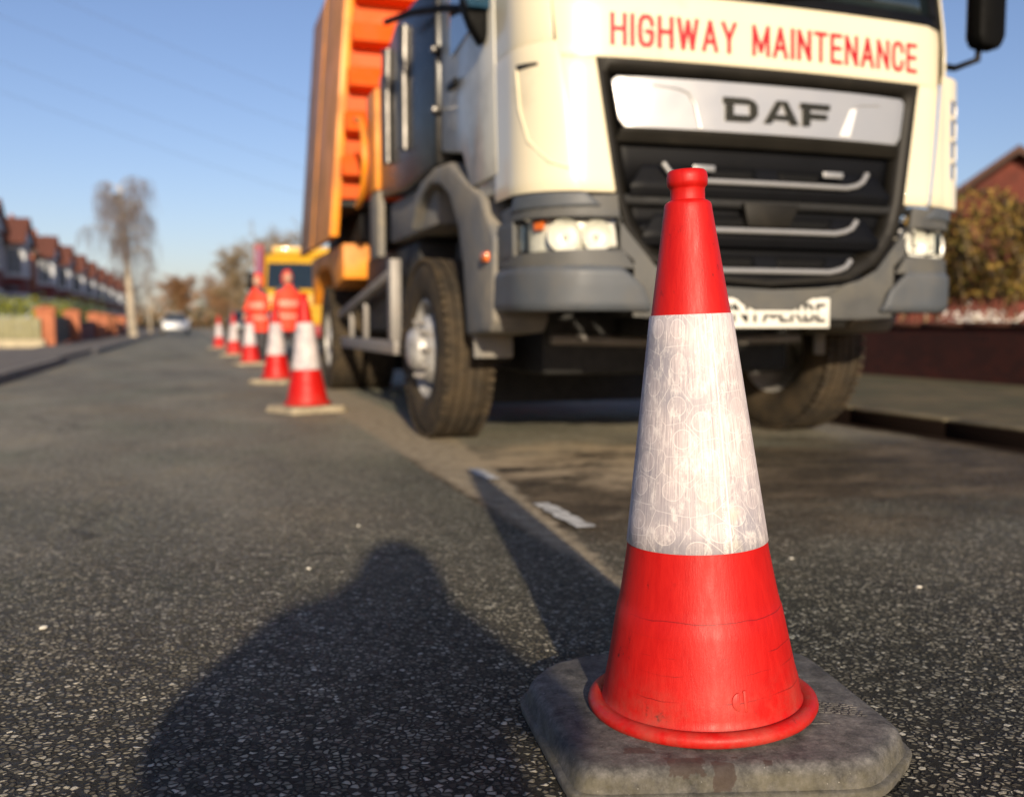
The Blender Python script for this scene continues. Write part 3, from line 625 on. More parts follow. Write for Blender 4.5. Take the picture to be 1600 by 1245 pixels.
# emblem letters, wide cut with slits
lt = MB(); LH = .105; Z0 = 1.615
def poly(pts): lt.prism([(p[0], p[1]) for p in pts], 'y', -.012, 0)
def letters():
    x = -.265; w_ = .165; t = .034; h = LH
    # D
    poly([(x, 0), (x + t * 1.15, 0), (x + t * 1.15, h * .70), (x, h * .70)]); poly([(x - .012, h * .76), (x + w_ * .72, h * .76), (x + w_ * .86, h * .90), (x + w_ * .70, h), (x - .012, h)])
    poly([(x + t * 1.15, 0), (x + w_ * .76, 0), (x + w_ * .9, h * .12), (x + w_ * .8, h * .26), (x + t * 1.15, h * .26)]); poly([(x + w_ * .76, h * .12), (x + w_ * .9, h * .1), (x + w_ * 1.0, h * .30), (x + w_ * 1.0, h * .68), (x + w_ * .88, h * .92), (x + w_ * .74, h * .8), (x + w_ * .77, h * .62), (x + w_ * .77, h * .36)])
    # A
    x = -.065; w_ = .185
    poly([(x, 0), (x + t * 1.2, 0), (x + w_ * .55, h), (x + w_ * .36, h)]); poly([(x + w_ - t * 1.25, 0), (x + w_, 0), (x + w_ * .66, h), (x + w_ * .52, h)]); poly([(x + w_ * .30, h * .18), (x + w_ * .74, h * .18), (x + w_ * .68, h * .38), (x + w_ * .38, h * .38)])
    # F
    x = .145; w_ = .15
    poly([(x, 0), (x + t * 1.15, 0), (x + t * 1.15, h * .70), (x, h * .70)]); poly([(x - .012, h * .76), (x + w_, h * .76), (x + w_, h), (x - .012, h)]); poly([(x + t * 1.15, h * .34), (x + w_ * .9, h * .34), (x + w_ * .9, h * .56), (x + t * 1.15, h * .56)])
letters()
lt.v = [(lambda p: (p[0], p[1] + y, p[2]))(pf(.001)(x + .02, z + Z0)) for x, y, z in lt.v]
lt.build('emblem_lettering', M['darkletter'], sp)
# underside lip of the name panel and the three grille bars
sheet('panel_lip', [((-.77, 1.50), (.77, 1.50), (.745, 1.558), (-.745, 1.558))], M['surround'], T, lambda s, z: mf(-.005 - .5 * (1.558 - z))(s, z), .03, 20, 3, .004)
MESHM = pm('grille_mesh', (.003, .003, .003), .6, spec=.15, var=.3, vs=200, bump=1, bs=500)
for (zc, xh, zt, w_) in ((1.335, .53, .075, .70), (1.115, .47, .065, .64), (.93, .44, .06, .55)):
    # dark shelf under each bar
    sheet('grille_shelf', [((-w_, zc - .075), (w_, zc - .075), (w_ + .005, zc - .03), (-w_ - .005, zc - .03)), ((-w_ - .005, zc - .03), (w_ + .005, zc - .03), (w_ - .07, zc + .075), (-w_ + .07, zc + .075))], M['blackpl'], T,
          lambda s, z, zc=zc: mf(-.012 - .28 * max(0, z - zc + .03) - .25 * max(0, zc - .03 - z))(s, z), .012, 20, 4, .003)
    pts = [(-xh - .02, zc + zt), (-xh + .01, zc + zt * .45), (-xh + .05, zc + .012), (-xh + .11, zc)] + [(-xh + .11 + (2 * xh - .22) * k / 8, zc) for k in range(1, 9)] + [(xh - .05, zc + .012), (xh - .01, zc + zt * .45), (xh + .02, zc + zt)]
    m = MB(); m.tube([mf(.004 - .1 * (q[1] - zc))(*q) for q in pts], .0135, 10); m.build('grille_bar', M['bar'], T)
    sheet('grille_mesh', [((-xh + .12, zc + .02), (-.06, zc + .02), (-.06, zc + .068), (-xh + .09, zc + .068)), ((.06, zc + .02), (xh - .12, zc + .02), (xh - .09, zc + .068), (.06, zc + .068))], MESHM, T, lambda s, z, zc=zc: mf(-.010 - .28 * (z - zc + .03))(s, z), .004, 10, 3, 0)
sheet('gap_strip', [((-1.0, 1.222), (1.0, 1.222), (.80, 1.268), (-.80, 1.268))], M['black'], T, mf(-.03), .01, 16, 2, 0)
MB().prism([(-.12, 1.135), (.10, 1.135), (.16, 1.245), (-.14, 1.245)], 'y', -.005, .04).build('tow_cover', M['surround'], T, bevel=.006)
for x in (-.36, .33): MB().box((x, -.012, 1.39), (.11, .012, .028)).build('grille_badge', M['bar'], T, bevel=.004)
# bumper
bp = []
for sg in (-1, 1):
    H2 = [(.79, 1.265), (.775, 1.20), (.735, 1.10), (.67, 1.01), (.60, .945), (.50, .895), (.40, .868), (.25, .852), (0, .842)]
    O2 = [(1.00, 1.225), (1.00, 1.19), (1.00, 1.155), (.72, .93), (.66, .80), (.60, .735), (.40, .705), (.25, .705), (0, .705)]
    # wing above/below the headlight
    bp += [tuple((sg * a, b) for a, b in q) for q in [
        ((.775, 1.155), (1.50, 1.155), (1.50, 1.215), (.79, 1.255)),
        ((.735, 1.10), (.765, 1.02), (.765, 1.155), (.775, 1.155)),
        ((.60, .945), (.70, .965), (.765, 1.02), (.735, 1.10)),
        ((.50, .895), (.70, .80), (.70, .965), (.60, .945)),
        ((.70, .93), (1.56, .95), (1.56, .985), (.765, 1.02)),
        ((.50, .705), (.70, .715), (.70, .80), (.50, .895)),
        ((1.32, .985), (1.56, .985), (1.56, 1.155), (1.33, 1.155)),
        ((.0, .705), (.50, .705), (.50, .895), (.40, .868)),
        ((0, .705), (.40, .868), (.25, .852), (0, .842))]]
sheet('bumper', bp, M['greypl'], T, mb(), .02, 10, 6, .006)
for sg in (-1, 1):
    o = sheet('bumper_corner', [tuple((sg * a, b) for a, b in q) for q in [((.615, .735), (1.60, .735), (1.58, .845), (.66, .845)), ((.66, .845), (1.58, .845), (1.56, .955), (.78, .955))]], M['bluepl'], T,
              lambda s, z: mb(.035 - .8 * max(0, z - .92) - .6 * max(0, .765 - z))(s, z), .03, 22, 8, .016)
    sheet('bumper_step', [tuple((sg * a, b) for a, b in q) for q in [((.86, 1.20), (1.34, 1.19), (1.30, 1.262), (.93, 1.262))]], M['bluepl'], T, mb(.03), .03, 12, 4, .010)
    # headlight
    hh = sheet('headlight', [tuple((sg * a, b) for a, b in q) for q in [((.765, 1.03), (1.32, .988), (1.33, 1.152), (.78, 1.152))]], M['lampback'], T, mb(-.05), .01, 16, 6, 0)
    for k, (s_, r_) in enumerate(((.87, .066), (1.03, .070))):
        x, y, z = mb(-.045)(sg * s_, 1.075)
        b_ = MB().lathe([(r_ * 1.1, -.032), (r_ * 1.0, -.022), (r_ * .7, -.008), (r_ * .35, .0), (.001, .002)], 28, 'y').build('reflector', M['chrome'], hh); b_.location = (x, y + .008, z); b_.rotation_euler = (0, 0, R(-sg * 6 if False else sg * (3 + 12 * k)))
        bl = MB().lathe([(.001, -.030), (.009, -.026), (.010, -.012), (.009, 0)], 14, 'y').build('bulb', WHITEM, hh); bl.location = (x, y, z)
    sheet('indicator_lamp', [tuple((sg * a, b) for a, b in q) for q in [((1.14, 1.105), (1.20, 1.103), (1.205, 1.148), (1.135, 1.148))]], M['indic'], hh, mb(-.02), .012, 6, 4, .004)
    sheet('lamp_lens', [tuple((sg * a, b) for a, b in q) for q in [((.80, 1.03), (1.32, .990), (1.33, 1.150), (.81, 1.150))]], M['lens'], hh, mb(.0), .003, 16, 6, 0)
    o = MB().bb((sg * 1.17, .62, .99), (sg * 1.215, .72, 1.04)).build('side_repeater', M['indic'], T, bevel=.01)
# number plate
pl = MB().box((.0, -.035, .735), (.62, .014, .142)).build('number_plate', M['plate'], T, bevel=.004)
text('plate_characters', 'PN17 ERBE', .12, M['ink'], pl, lambda s, z: (s, -.0425, z), -.28, .688, width=.565, height=.092, extr=.0008, bold=.003)
MB().box((0, -.0455, .736), (.58, .0012, .016)).build('plate_strip', M['plate'], pl)
MB().bb((-.5, .02, .66), (.45, .10, .705)).build('lower_crossbar', M['surround'], T, bevel=.01)
# chassis, axle, underside
m = MB()
for x in (-.42, .42): m.bb((x - .04, .35, .72), (x + .04, 8.9, 1.0))
for y in (.5, 2.6, 4.2, 6.0, 7.6): m.bb((-.40, y, .78), (.40, y + .1, .95))
m.build('chassis', M['black'], T, bevel=.01)
m = MB(); m.box((0, 1.65, .52), (1.8, .13, .13)); m.lathe([(.001, -.05), (.2, -.04), (.2, .3), (.001, .32)], 20, 'y', (0, 2.3, .85)); m.bb((-.35, .6, .62), (.35, 1.3, .78)); m.build('front_axle', M['black'], T, bevel=.01)
MB().bb((-.78, 1.0, .40), (.78, 3.3, .86)).build('underside_shade_box', M['black'], T, bevel=.04); MB().bb((-.86, 2.9, .10), (.86, 2.96, 1.0)).build('underside_shade_board', M['black'], T)  # box and board added as light blockers to darken the underside
MB().bb((-.95, 7.2, .16), (.95, 7.26, .95)).build('rear_shade_flap', M['black'], T)  # full-width flap added to block light from under the body
MB().tube([(-.75, .95, .60), (0, .97, .58), (.8, .95, .60)], .03, 10).build('steering_rod', M['steel'], T)
m = MB().tube([(-1.0, 6.45, .53), (1.0, 6.45, .53)], .12, 16); m.lathe([(.001, -.22), (.2, -.15), (.24, 0), (.2, .15), (.001, .22)], 20, 'x', (0, 6.45, .53)); m.build('rear_axle', M['black'], T)
m = MB(); m.bb((-.9, .75, .88), (.9, 2.4, 1.25)); m.build('engine_underside', M['black'], T, bevel=.03)
# wheels
def wheel(x, y, steer, sg, dual=False, name='wheel'):
    e = bpy.data.objects.new(name, None); col.objects.link(e); e.parent = T; e.location = (x, y, .535); e.rotation_euler = (0, 0, steer); e.empty_display_size = .1
    Rr = .535
    def tyre(cx, tw=.30):
        h = tw / 2
        prof = [(.29, -h * .78), (.31, -h * .93), (.38, -h * 1.02), (.45, -h), (.50, -h * .93), (.523, -h * .84)]
        for g in (-.55, -.18, .18, .55):
            c = g * h; prof += [(Rr - .002, c - .02), (Rr, c - .008), (Rr - .016, c - .006), (Rr - .016, c + .006), (Rr, c + .008)]
        prof += [(.523, h * .84), (.50, h * .93), (.45, h), (.38, h * 1.02), (.31, h * .93), (.29, h * .78)]
        m = MB().lathe(prof, 72, 'x', (cx, 0, 0))
        for k in range(60):   # shoulder tread blocks
            a = 2 * math.pi * k / 60
            for s_ in (-1, 1):
                r_ = Rr - .007
                m.box((cx + s_ * h * .86, r_ * math.cos(a), r_ * math.sin(a)), (.036, .034, .022), Matrix.Rotation(a - math.pi / 2, 3, 'X'))
                m.box((cx + s_ * h * .37, (r_ + .004) * math.cos(a + .05), (r_ + .004) * math.sin(a + .05)), (.04, .036, .012), Matrix.Rotation(a + .05 - math.pi / 2, 3, 'X'))
        return m
    m = tyre(0 if not dual else sg * .0)
    if dual:
        m2 = tyre(-sg * .34); m.add(m2.v, m2.f)
    m.build('tyre', M['rubber'], e, ang=45)
    f = sg  # outward
    if not dual: pr = [(.295, .10), (.300, .125), (.288, .13), (.275, .10), (.262, .05), (.25, .03), (.235, .035), (.215, .07), (.20, .115), (.165, .15), (.14, .155), (.125, .15)]
    else: pr = [(.295, .10), (.300, .125), (.288, .13), (.270, .06), (.25, -.04), (.22, -.06), (.16, -.06), (.14, -.05), (.12, -.05)]
    pr = [(r, h * f) for r, h in pr] + [(.29, -.12 * f)]
    r_ = MB().lathe(pr, 56, 'x').build('rim', M['rim'], e)
    hub = MB().lathe([(.13, (.14 if not dual else -.05) * f), (.125, (.20 if not dual else .08) * f), (.10, (.225 if not dual else .13) * f), (.04, (.235 if not dual else .14) * f), (.001, (.236 if not dual else .14) * f)], 28, 'x').build('hub', M['rim'], e)
    proto = None
    for k in range(10):
        a = 2 * math.pi * k / 10; rr = .168; hx = (.15 if not dual else -.05) * f
        if proto is None: o = proto = MB().lathe([(.017, 0), (.017, .028 * f), (.012, .04 * f), (.001, .041 * f)], 6, 'x').build('wheel_nut', M['steel'], e)
        else: o = proto.copy(); col.objects.link(o); o.parent = e
        o.location = (hx, rr * math.cos(a), rr * math.sin(a))
    proto = None
    for k in range(8):
        a = 2 * math.pi * (k + .5) / 8
        if proto is None: o = proto = MB().lathe([(.028, .0), (.001, .001 * f)], 14, 'x').build('rim_hole', M['black'], e)
        else: o = proto.copy(); col.objects.link(o); o.parent = e
        o.location = ((.082 if not dual else .0) * f, .222 * math.cos(a), .222 * math.sin(a))
    return e
wheel(-1.14, 1.73, R(1), -1); wheel(1.08, 1.50, R(9), 1)
wheel(-1.10, 6.45, 0, -1, True); wheel(1.10, 6.45, 0, 1, True)
# front mudguards
def arch(sg, x0, x1, cy, cz, r, a0, a1, name, mat, thick=.03):
    m = MB(); n = 18; vs = []
    for k in range(n + 1):
        a = R(a0 + (a1 - a0) * k / n)
        for rr in (r, r + thick):
            for x in (x0, x1): vs.append((sg * x, cy - rr * math.cos(a), cz + rr * math.sin(a)))
    fs = []
    for k in range(n):
        b = k * 4; fs += [(b, b + 1, b + 5, b + 4), (b + 2, b + 6, b + 7, b + 3), (b, b + 4, b + 6, b + 2), (b + 1, b + 3, b + 7, b + 5)]
    fs += [(0, 2, 3, 1), (n * 4, n * 4 + 1, n * 4 + 3, n * 4 + 2)]
    return m.add(vs, fs).build(name, mat, T, bevel=.008)
for sg in (-1, 1):
    m = MB(); op = [(2.52, 1.36), (2.38, 1.50), (2.15, 1.585), (1.8, 1.62), (1.45, 1.60), (1.15, 1.47), (.80, 1.34), (.55, 1.10), (.62, .98), (.56, .70), (.62, .64), (1.06, .62)]
    ip = [(1.09, .80), (1.13, 1.0), (1.24, 1.22), (1.42, 1.40), (1.65, 1.50), (1.9, 1.535), (2.12, 1.50), (2.32, 1.41), (2.44, 1.30)]
    vs = []; prs = [(op[0], ip[8]), (op[1], ip[7]), (op[2], ip[6]), (op[3], ip[5]), (op[4], ip[4]), (op[5], ip[3]), (op[6], ip[2]), (op[7], ip[1]), (op[9], ip[0]), (op[10], op[11])]
    for o_, i_ in prs: vs += [(sg * .90, *o_), (sg * 1.195, *o_), (sg * .90, *i_), (sg * 1.195, *i_)]
    fs = [(0, 2, 3, 1), (36, 37, 39, 38)]
    for k in range(9): b = 4 * k; fs += [(b, b + 1, b + 5, b + 4), (b + 2, b + 6, b + 7, b + 3), (b, b + 4, b + 6, b + 2), (b + 1, b + 3, b + 7, b + 5)]
    a = m.add(vs, fs).build('mudguard', M['mud'], T, bevel=.022, seg=3)
    MB().box((sg * 1.06, 1.0, .58), (.22, .03, .16)).build('mud_flap', M['mud'], a, bevel=.01)
    MB().box((sg * 1.08, .625, .70), (.10, .012, .05)).build('flap_badge', M['bar'], a, bevel=.006)
    # step well behind the bumper corner
    MB().prism([(.42, .74), (.80, .74), (.86, 1.24), (.42, 1.24)], 'x', sg * .9, sg * 1.12).build('cab_step', M['mud'], T, bevel=.02)
# mirrors
def mirror(sg, part):
    e = MB()
    e.tube([(sg * 1.17, .45, 2.10), (sg * 1.30, .30, 2.04), (sg * 1.40, .25, 2.08), (sg * 1.42, .26, 2.2)], .018, 8)
    r_ = e.build('mirror_arm', M['blackpl'], T)
    MB().prism([(-.07, 0), (.06, -.01), (.09, .06), (.09, .72), (.05, .78), (-.06, .78), (-.09, .70), (-.09, .06)], 'y', -.06, .06).build('mirror_housing', M['mblack'], r_, bevel=.03, loc=(sg * 1.42, .22, 2.13))
    MB().prism([(-.07, .05), (.07, .05), (.07, .70), (-.07, .70)], 'y', .061, .066).build('mirror_glass', M['chrome'], r_, loc=(sg * 1.42, .22, 2.13))
mirror(1, 'm')
# nearside mirror as seen from below at the left door: teardrop housing on a long arm
r_ = MB().tube([(-1.17, .95, 2.30), (-1.24, 1.35, 2.42), (-1.30, 1.9, 2.55), (-1.34, 2.5, 2.66)], .022, 8).build('mirror_arm', M['mblack'], T)
MB().prism([(-.09, .34), (-.10, .14), (-.06, .04), (0, -.05), (.06, .03), (.09, .16), (.08, .34), (0, .40)], 'y', -.05, .05).build('mirror_housing', M['mblack'], r_, bevel=.02, loc=(-1.21, .72, 2.10))
MB().prism([(-.075, .0), (.055, .0), (.085, .12), (.075, .55), (-.08, .55), (-.10, .12)], 'y', -.03, .02).build('mirror_glass', pm('painted_blue_reflection', (.03, .09, .16), .05, metal=.6, var=.2), r_, bevel=.012, loc=(-1.22, .66, 2.21))  # blue reflection put into the glass colour
# equipment between cab and body
m = MB(); m.prism([(1.76, 1.62), (2.75, 1.60), (3.55, 1.66), (3.60, 2.56), (2.95, 2.80), (1.76, 2.74)], 'x', -1.19, -.35); st = m.build('air_intake_stack', M['stack'], T, bevel=.03)
for y in (2.55, 3.15): MB().tube([(-1.21, y, 1.85), (-1.21, y + .01, 2.3), (-1.205, y, 2.66)], .042, 14).build('exhaust_pipe', M['pipe'], st)
MB().bb((-1.13, 1.98, 1.30), (-.4, 3.5, 1.60)).build('battery_box', M['mud'], T, bevel=.03)
for z in (1.95, 2.30): MB().box((-1.185, 1.74, z), (.07, .06, .04)).build('cab_catch', M['pipe'], T, bevel=.01)
# orange handrail frame and loop
m = MB(); m.bb((-1.22, 3.62, 1.72), (-1.16, 4.0, 2.50)); m.build('orange_upright', M['amber'], T, bevel=.02); MB().bb((-1.21, 3.58, 1.20), (-1.15, 3.95, 1.715)).build('lower_bracket', M['mud'], T, bevel=.02)
m = MB(); m.tube([(-1.26, 4.25 + .40 * math.cos(a), 2.02 + .32 * math.sin(a) * 1.1) for a in [R(90 + 20 * k) for k in range(10)]], .028, 8); m.build('grab_loop', M['amber'], T)
# side frame: rails and posts painted grey
m = MB(); m.bb((-1.20, 3.05, .46), (-1.14, 5.75, .56)); m.bb((-1.21, 3.10, .56), (-1.13, 3.22, 1.16)); m.bb((-1.19, 4.4, .56), (-1.15, 4.46, .86)); m.bb((-1.19, 5.2, .56), (-1.15, 5.26, .8))
m.tube([(-1.17, 3.2, 1.06), (-1.17, 5.8, .78)], .05, 6); m.build('side_guard', M['steel'], T, bevel=.006)
m = MB(); m.bb((-1.08, 2.75, .62), (-.45, 4.9, 1.27)); m.build('fuel_tank', M['black'], T, bevel=.04)
# tipper body
YB, YE = 4.85, 7.55
def hwid(z): return 1.40 - .09 * (z - 1.85) if z > 1.85 else 1.40
m = MB(); z0, z1 = 1.80, 4.05
vs = [(-hwid(z0), YB, z0), (hwid(z0), YB, z0), (hwid(z1), YB, z1), (-hwid(z1), YB, z1), (-hwid(z0), YB + .06, z0), (hwid(z0), YB + .06, z0), (hwid(z1), YB + .06, z1), (-hwid(z1), YB + .06, z1)]
FB = [(0, 1, 2, 3), (4, 7, 6, 5), (0, 4, 5, 1), (1, 5, 6, 2), (2, 6, 7, 3), (3, 7, 4, 0)]
tb = m.add(vs, FB).build('tipper_front_wall', M['orange'], T, bevel=.01)
z = 1.98; k = 0
while z < 3.95:
    w_ = hwid(z) - .07; m = MB()
    m.add([(-w_, YB - .004, z - .02), (w_, YB - .004, z - .02), (w_, YB - .20, z), (-w_, YB - .20, z), (-w_, YB - .004, z + .21), (w_, YB - .004, z + .21)], [(0, 1, 2, 3), (3, 2, 5, 4), (0, 3, 4), (1, 5, 2)])
    m.build('stiffening_rib', M['orange'], tb, bevel=.012); z += .385
for sg in (-1, 1):
    zs_ = z0; z0 = 1.46
    m = MB(); m.add([(sg * hwid(z0), YB, z0), (sg * hwid(z1), YB, z1), (sg * hwid(z1), YE, z1), (sg * hwid(z0), YE, z0), (sg * (hwid(z0) - .06), YB, z0), (sg * (hwid(z1) - .06), YB, z1), (sg * (hwid(z1) - .06), YE, z1), (sg * (hwid(z0) - .06), YE, z0)], [(0, 3, 2, 1), (4, 5, 6, 7), (0, 1, 5, 4), (1, 2, 6, 5), (2, 3, 7, 6), (3, 0, 4, 7)])
    sw = m.build('tipper_side_wall', M['body_shade'], T, bevel=.01)
    for y in (6.3,):
        mm = MB(); mm.add([(sg * (hwid(z0) + a), y + b, z0) for a, b in ((0, 0), (.018, .02), (.018, .10), (0, .12))] + [(sg * (hwid(z1) + a), y + b, z1) for a, b in ((0, 0), (.018, .02), (.018, .10), (0, .12))], [(0, 1, 2, 3), (7, 6, 5, 4), (0, 4, 5, 1), (1, 5, 6, 2), (2, 6, 7, 3), (3, 7, 4, 0)])
        mm.build('side_rib', M['body_shade'], sw, bevel=.008)
    mm = MB(); mm.add([(sg * (hwid(z0) + a), YB + b, z0) for a, b in ((-.06, -.03), (.02, -.03), (.02, .09), (-.06, .09))] + [(sg * (hwid(z1) + a), YB + b, z1) for a, b in ((-.06, -.03), (.02, -.03), (.02, .09), (-.06, .09))], [(0, 1, 2, 3), (7, 6, 5, 4), (0, 4, 5, 1), (1, 5, 6, 2), (2, 6, 7, 3), (3, 7, 4, 0)])
    mm.build('corner_post', M['amber'], sw, bevel=.008); z0 = zs_
MB().bb((-1.16, YE - .06, 1.8), (1.16, YE, 3.9)).build('tailgate', M['orange'], T, bevel=.01)
MB().bb((-1.33, YB + .07, 1.74), (1.33, YE - .05, 1.795)).build('tipper_floor', M['black'], T, bevel=.01)
m = MB(); m.prism([(YB + .2, 1.10), (5.72, 1.02), (5.80, 1.14), (6.0, 1.24), (6.45, 1.28), (6.9, 1.24), (7.12, 1.1), (7.3, .9), (7.5, .9), (7.5, 1.42), (YB + .2, 1.42)], 'x', -1.27, -.95)
m.build('body_skirt', M['amber'], T, bevel=.015)
m = MB(); m.prism([(YB + .2, 1.10), (5.72, 1.02), (5.80, 1.14), (6.0, 1.24), (6.45, 1.28), (6.9, 1.24), (7.12, 1.1), (7.3, .9), (7.5, .9), (7.5, 1.42), (YB + .2, 1.42)], 'x', .95, 1.27)
m.build('body_skirt', M['amber'], T, bevel=.015)
m = MB(); m.bb((-1.1, YB + .25, 1.44), (1.1, YE - .2, 1.73)); m.build('tipping_frame', M['black'], T, bevel=.02)

# ------------------------------------------------------------------ figures
def skin(name, pts, edges, rad, mat, parent, sub=1, root=0):
    me = bpy.data.meshes.new(name); me.from_pydata(pts, edges, []); o = bpy.data.objects.new(name, me); col.objects.link(o); o.parent = parent
    md = o.modifiers.new('skin', 'SKIN'); md.use_smooth_shade = True
    for i, v in enumerate(me.skin_vertices[0].data):
        r_ = rad[i]; v.radius = r_ if isinstance(r_, tuple) else (r_, r_); v.use_root = (i == root)
    sb = o.modifiers.new('sub', 'SUBSURF'); sb.levels = sub; sb.render_levels = sub
    me.materials.append(mat); return o
SKIN = pm('skin', (.50, .28, .19), .5, var=.08); HAIR = pm('dark_hair', (.03, .02, .015), .6, var=.3)
NAVY = pm('navy_jacket', (.02, .025, .05), .8, var=.2, bump=.4); JEAN = pm('dark_jeans', (.03, .04, .07), .85, var=.2, bump=.5); BOOT = pm('black_boots', (.02, .018, .016), .6)
HIV = pm('orange_hi_vis_fabric', (.88, .055, .02), .75, var=.08, bump=.3); HIVP = pm('hi_vis_reflective_band', (.85, .30, .22), .6, var=.1); DTR = pm('dark_work_trousers', (.05, .05, .055), .85)
def hand(parent, wrist, d, up, side, mat, grip=.5):
    """palm, four unequal bent fingers and a thumb grown from one root"""
    d = Vector(d).normalized(); up = Vector(up).normalized(); s = d.cross(up).normalized() * side; wr = Vector(wrist)
    pts = [wr[:], (wr + d * .045)[:], (wr + d * .085)[:]]; ed = [(0, 1), (1, 2)]; rad = [(.021, .021), (.034, .014), (.036, .013)]
    o = skin('hand', pts, ed, rad, mat, parent, 1)
    for k, ln in enumerate((.070, .080, .075, .058)):
        b = wr + d * .082 + s * (.027 - .018 * k); p1 = b + d * ln * .45 - up * ln * .15 * grip; p2 = p1 + d * ln * .25 - up * ln * .3 * grip; p3 = p2 + d * ln * .05 - up * ln * .33 * grip
        skin('finger', [(b - d * .02)[:], b[:], p1[:], p2[:], p3[:]], [(0, 1), (1, 2), (2, 3), (3, 4)], [.009, .009, .0085, .008, .007], mat, o, 1)
    b = wr + d * .03 + s * .028; skin('thumb', [(b - s * .012)[:], (b + d * .018 + s * .014)[:], (b + d * .045 + s * .022 - up * .01 * grip)[:], (b + d * .066 + s * .018 - up * .02 * grip)[:]], [(0, 1), (1, 2), (2, 3)], [.012, .011, .0095, .008], mat, o, 1)
    return o
def head(parent, c, sc, face, mat, hairmat=None):
    """head with brow, nose, chin, ears on a lathe-like sphere; face = yaw of the look direction"""
    bm = bmesh.new(); bmesh.ops.create_uvsphere(bm, u_segments=24, v_segments=18, radius=1)
    for v in bm.verts:
        x, y, z = v.co; w_ = .078 - .018 * max(0, -z) ** 1.5; f = .098 - .01 * max(0, -z)
        px, py, pz = x * w_, y * f, z * .118
        if y > .55:
            py -= .006
            if abs(x) < .2 and -.45 < z < .12: py += .022 * (1 - abs(x) / .2) * (.4 + (.12 - z))
            if abs(abs(x) - .38) < .16 and .0 < z < .25: py -= .008
            if abs(x) < .35 and z < -.75: py += .010
            if abs(x) < .3 and -.62 < z < -.5: py += .004
        v.co = (px, py, pz)
    for f in bm.faces: f.smooth = True
    me = bpy.data.meshes.new('head'); bm.to_mesh(me); bm.free(); me.materials.append(mat); o = bpy.data.objects.new('head', me); col.objects.link(o); o.parent = parent
    o.location = c; o.scale = (sc,) * 3; o.rotation_euler = (0, 0, face)
    for sx in (-1, 1):
        e = MB().lathe([(.001, -.006), (.018, -.004), (.022, .004), (.012, .008), (.001, .006)], 14, 'x').build('ear', mat, o); e.location = (sx * .078, -.005, .0); e.scale = (1, .7, 1.2)
        e = MB().lathe([(.001, .012), (.008, .009), (.012, 0), (.001, -.01)], 12, 'y').build('eye', pm('eye', (.05, .04, .035), .2), o); e.location = (sx * .03, .078, .012)
    e = MB().box((0, .086, -.058), (.045, .008, .010)).build('mouth', pm('lips', (.42, .16, .13), .5), o, bevel=.004)
    if hairmat:
        bm = bmesh.new(); bmesh.ops.create_uvsphere(bm, u_segments=20, v_segments=14, radius=1)
        bmesh.ops.delete(bm, geom=[v for v in bm.verts if v.co.z < -.25 or (v.co.y > .55 and v.co.z < .45)], context='VERTS')
        for v in bm.verts: v.co = (v.co.x * .086, v.co.y * .104 - .005, v.co.z * .126 + .002)
        for f in bm.faces: f.smooth = True
        me = bpy.data.meshes.new('hair'); bm.to_mesh(me); bm.free(); me.materials.append(hairmat); h = bpy.data.objects.new('hair', me); col.objects.link(h); h.parent = o
    return o
# the photographer crouches behind the camera; only the shadow falls into the picture
ph = empty('person', (.03, -.45, 0), R(-9.1), label='crouching photographer in dark jacket whose shadow falls on the road left of the big cone', cat='person')
V_ = [(-.10, -.12, .36), (-.10, -.08, .50), (-.11, -.03, .66), (-.10, .0, .78), (-.07, .0, .85), (-.035, .02, .93),
      (-.27, -.02, .78), (-.40, .04, .60), (-.24, .24, .62), (-.12, .36, .63),
      (.10, .0, .78), (.22, .08, .62), (.13, .26, .60), (.04, .36, .62),
      (-.20, -.08, .34), (-.38, .24, .50), (-.30, .02, .12), (-.30, .06, .05), (-.30, .20, .035),
      (.0, -.08, .32), (.10, .28, .42), (.08, .05, .10), (.08, .07, .05), (.08, .22, .035)]
E_ = [(0, 1), (1, 2), (2, 3), (3, 4), (4, 5), (3, 6), (6, 7), (7, 8), (8, 9), (3, 10), (10, 11), (11, 12), (12, 13), (0, 14), (14, 15), (15, 16), (16, 17), (17, 18), (0, 19), (19, 20), (20, 21), (21, 22), (22, 23)]
r_ = [(.27, .16), (.27, .16), (.27, .15), (.22, .12), (.17, .12), (.125, .10), (.10, .09), .095, .06, .035, .085, .06, .045, .034, .10, .075, .05, .045, .035, .10, .075, .05, .045, .035]
skin('clothed_body', V_, E_, r_, NAVY, ph, 2)
head(ph, (0, .045, .955), .92, 0, SKIN, HAIR)
bm = bmesh.new(); bmesh.ops.create_uvsphere(bm, u_segments=20, v_segments=14, radius=1)
bmesh.ops.delete(bm, geom=[v for v in bm.verts if (v.co.y > .62 and v.co.z < .6)], context='VERTS')
for v in bm.verts: v.co = (v.co.x * (.118 - .03 * min(0, v.co.z)), v.co.y * .13 + .03, v.co.z * .155 + .915)
for f in bm.faces: f.smooth = True
me = bpy.data.meshes.new('hood'); bm.to_mesh(me); bm.free(); me.materials.append(NAVY); hd = bpy.data.objects.new('hood', me); col.objects.link(hd); hd.parent = ph; hd.modifiers.new('s', 'SOLIDIFY').thickness = .012
hand(ph, (-.12, .345, .63), (.55, .35, .1), (0, 0, 1), 1, SKIN, .8); hand(ph, (.04, .345, .62), (-.5, .35, .1), (0, 0, 1), -1, SKIN, .8)
mp = MB().box((0, 0, 0), (.15, .008, .072)).build('mobile_phone', BOOT, None, bevel=.003, loc=(0.005, -.025, .675)); mp.rotation_euler = (0, 0, R(-17.9)); tag(mp, 'dark mobile phone held up by the crouching photographer', 'phone')

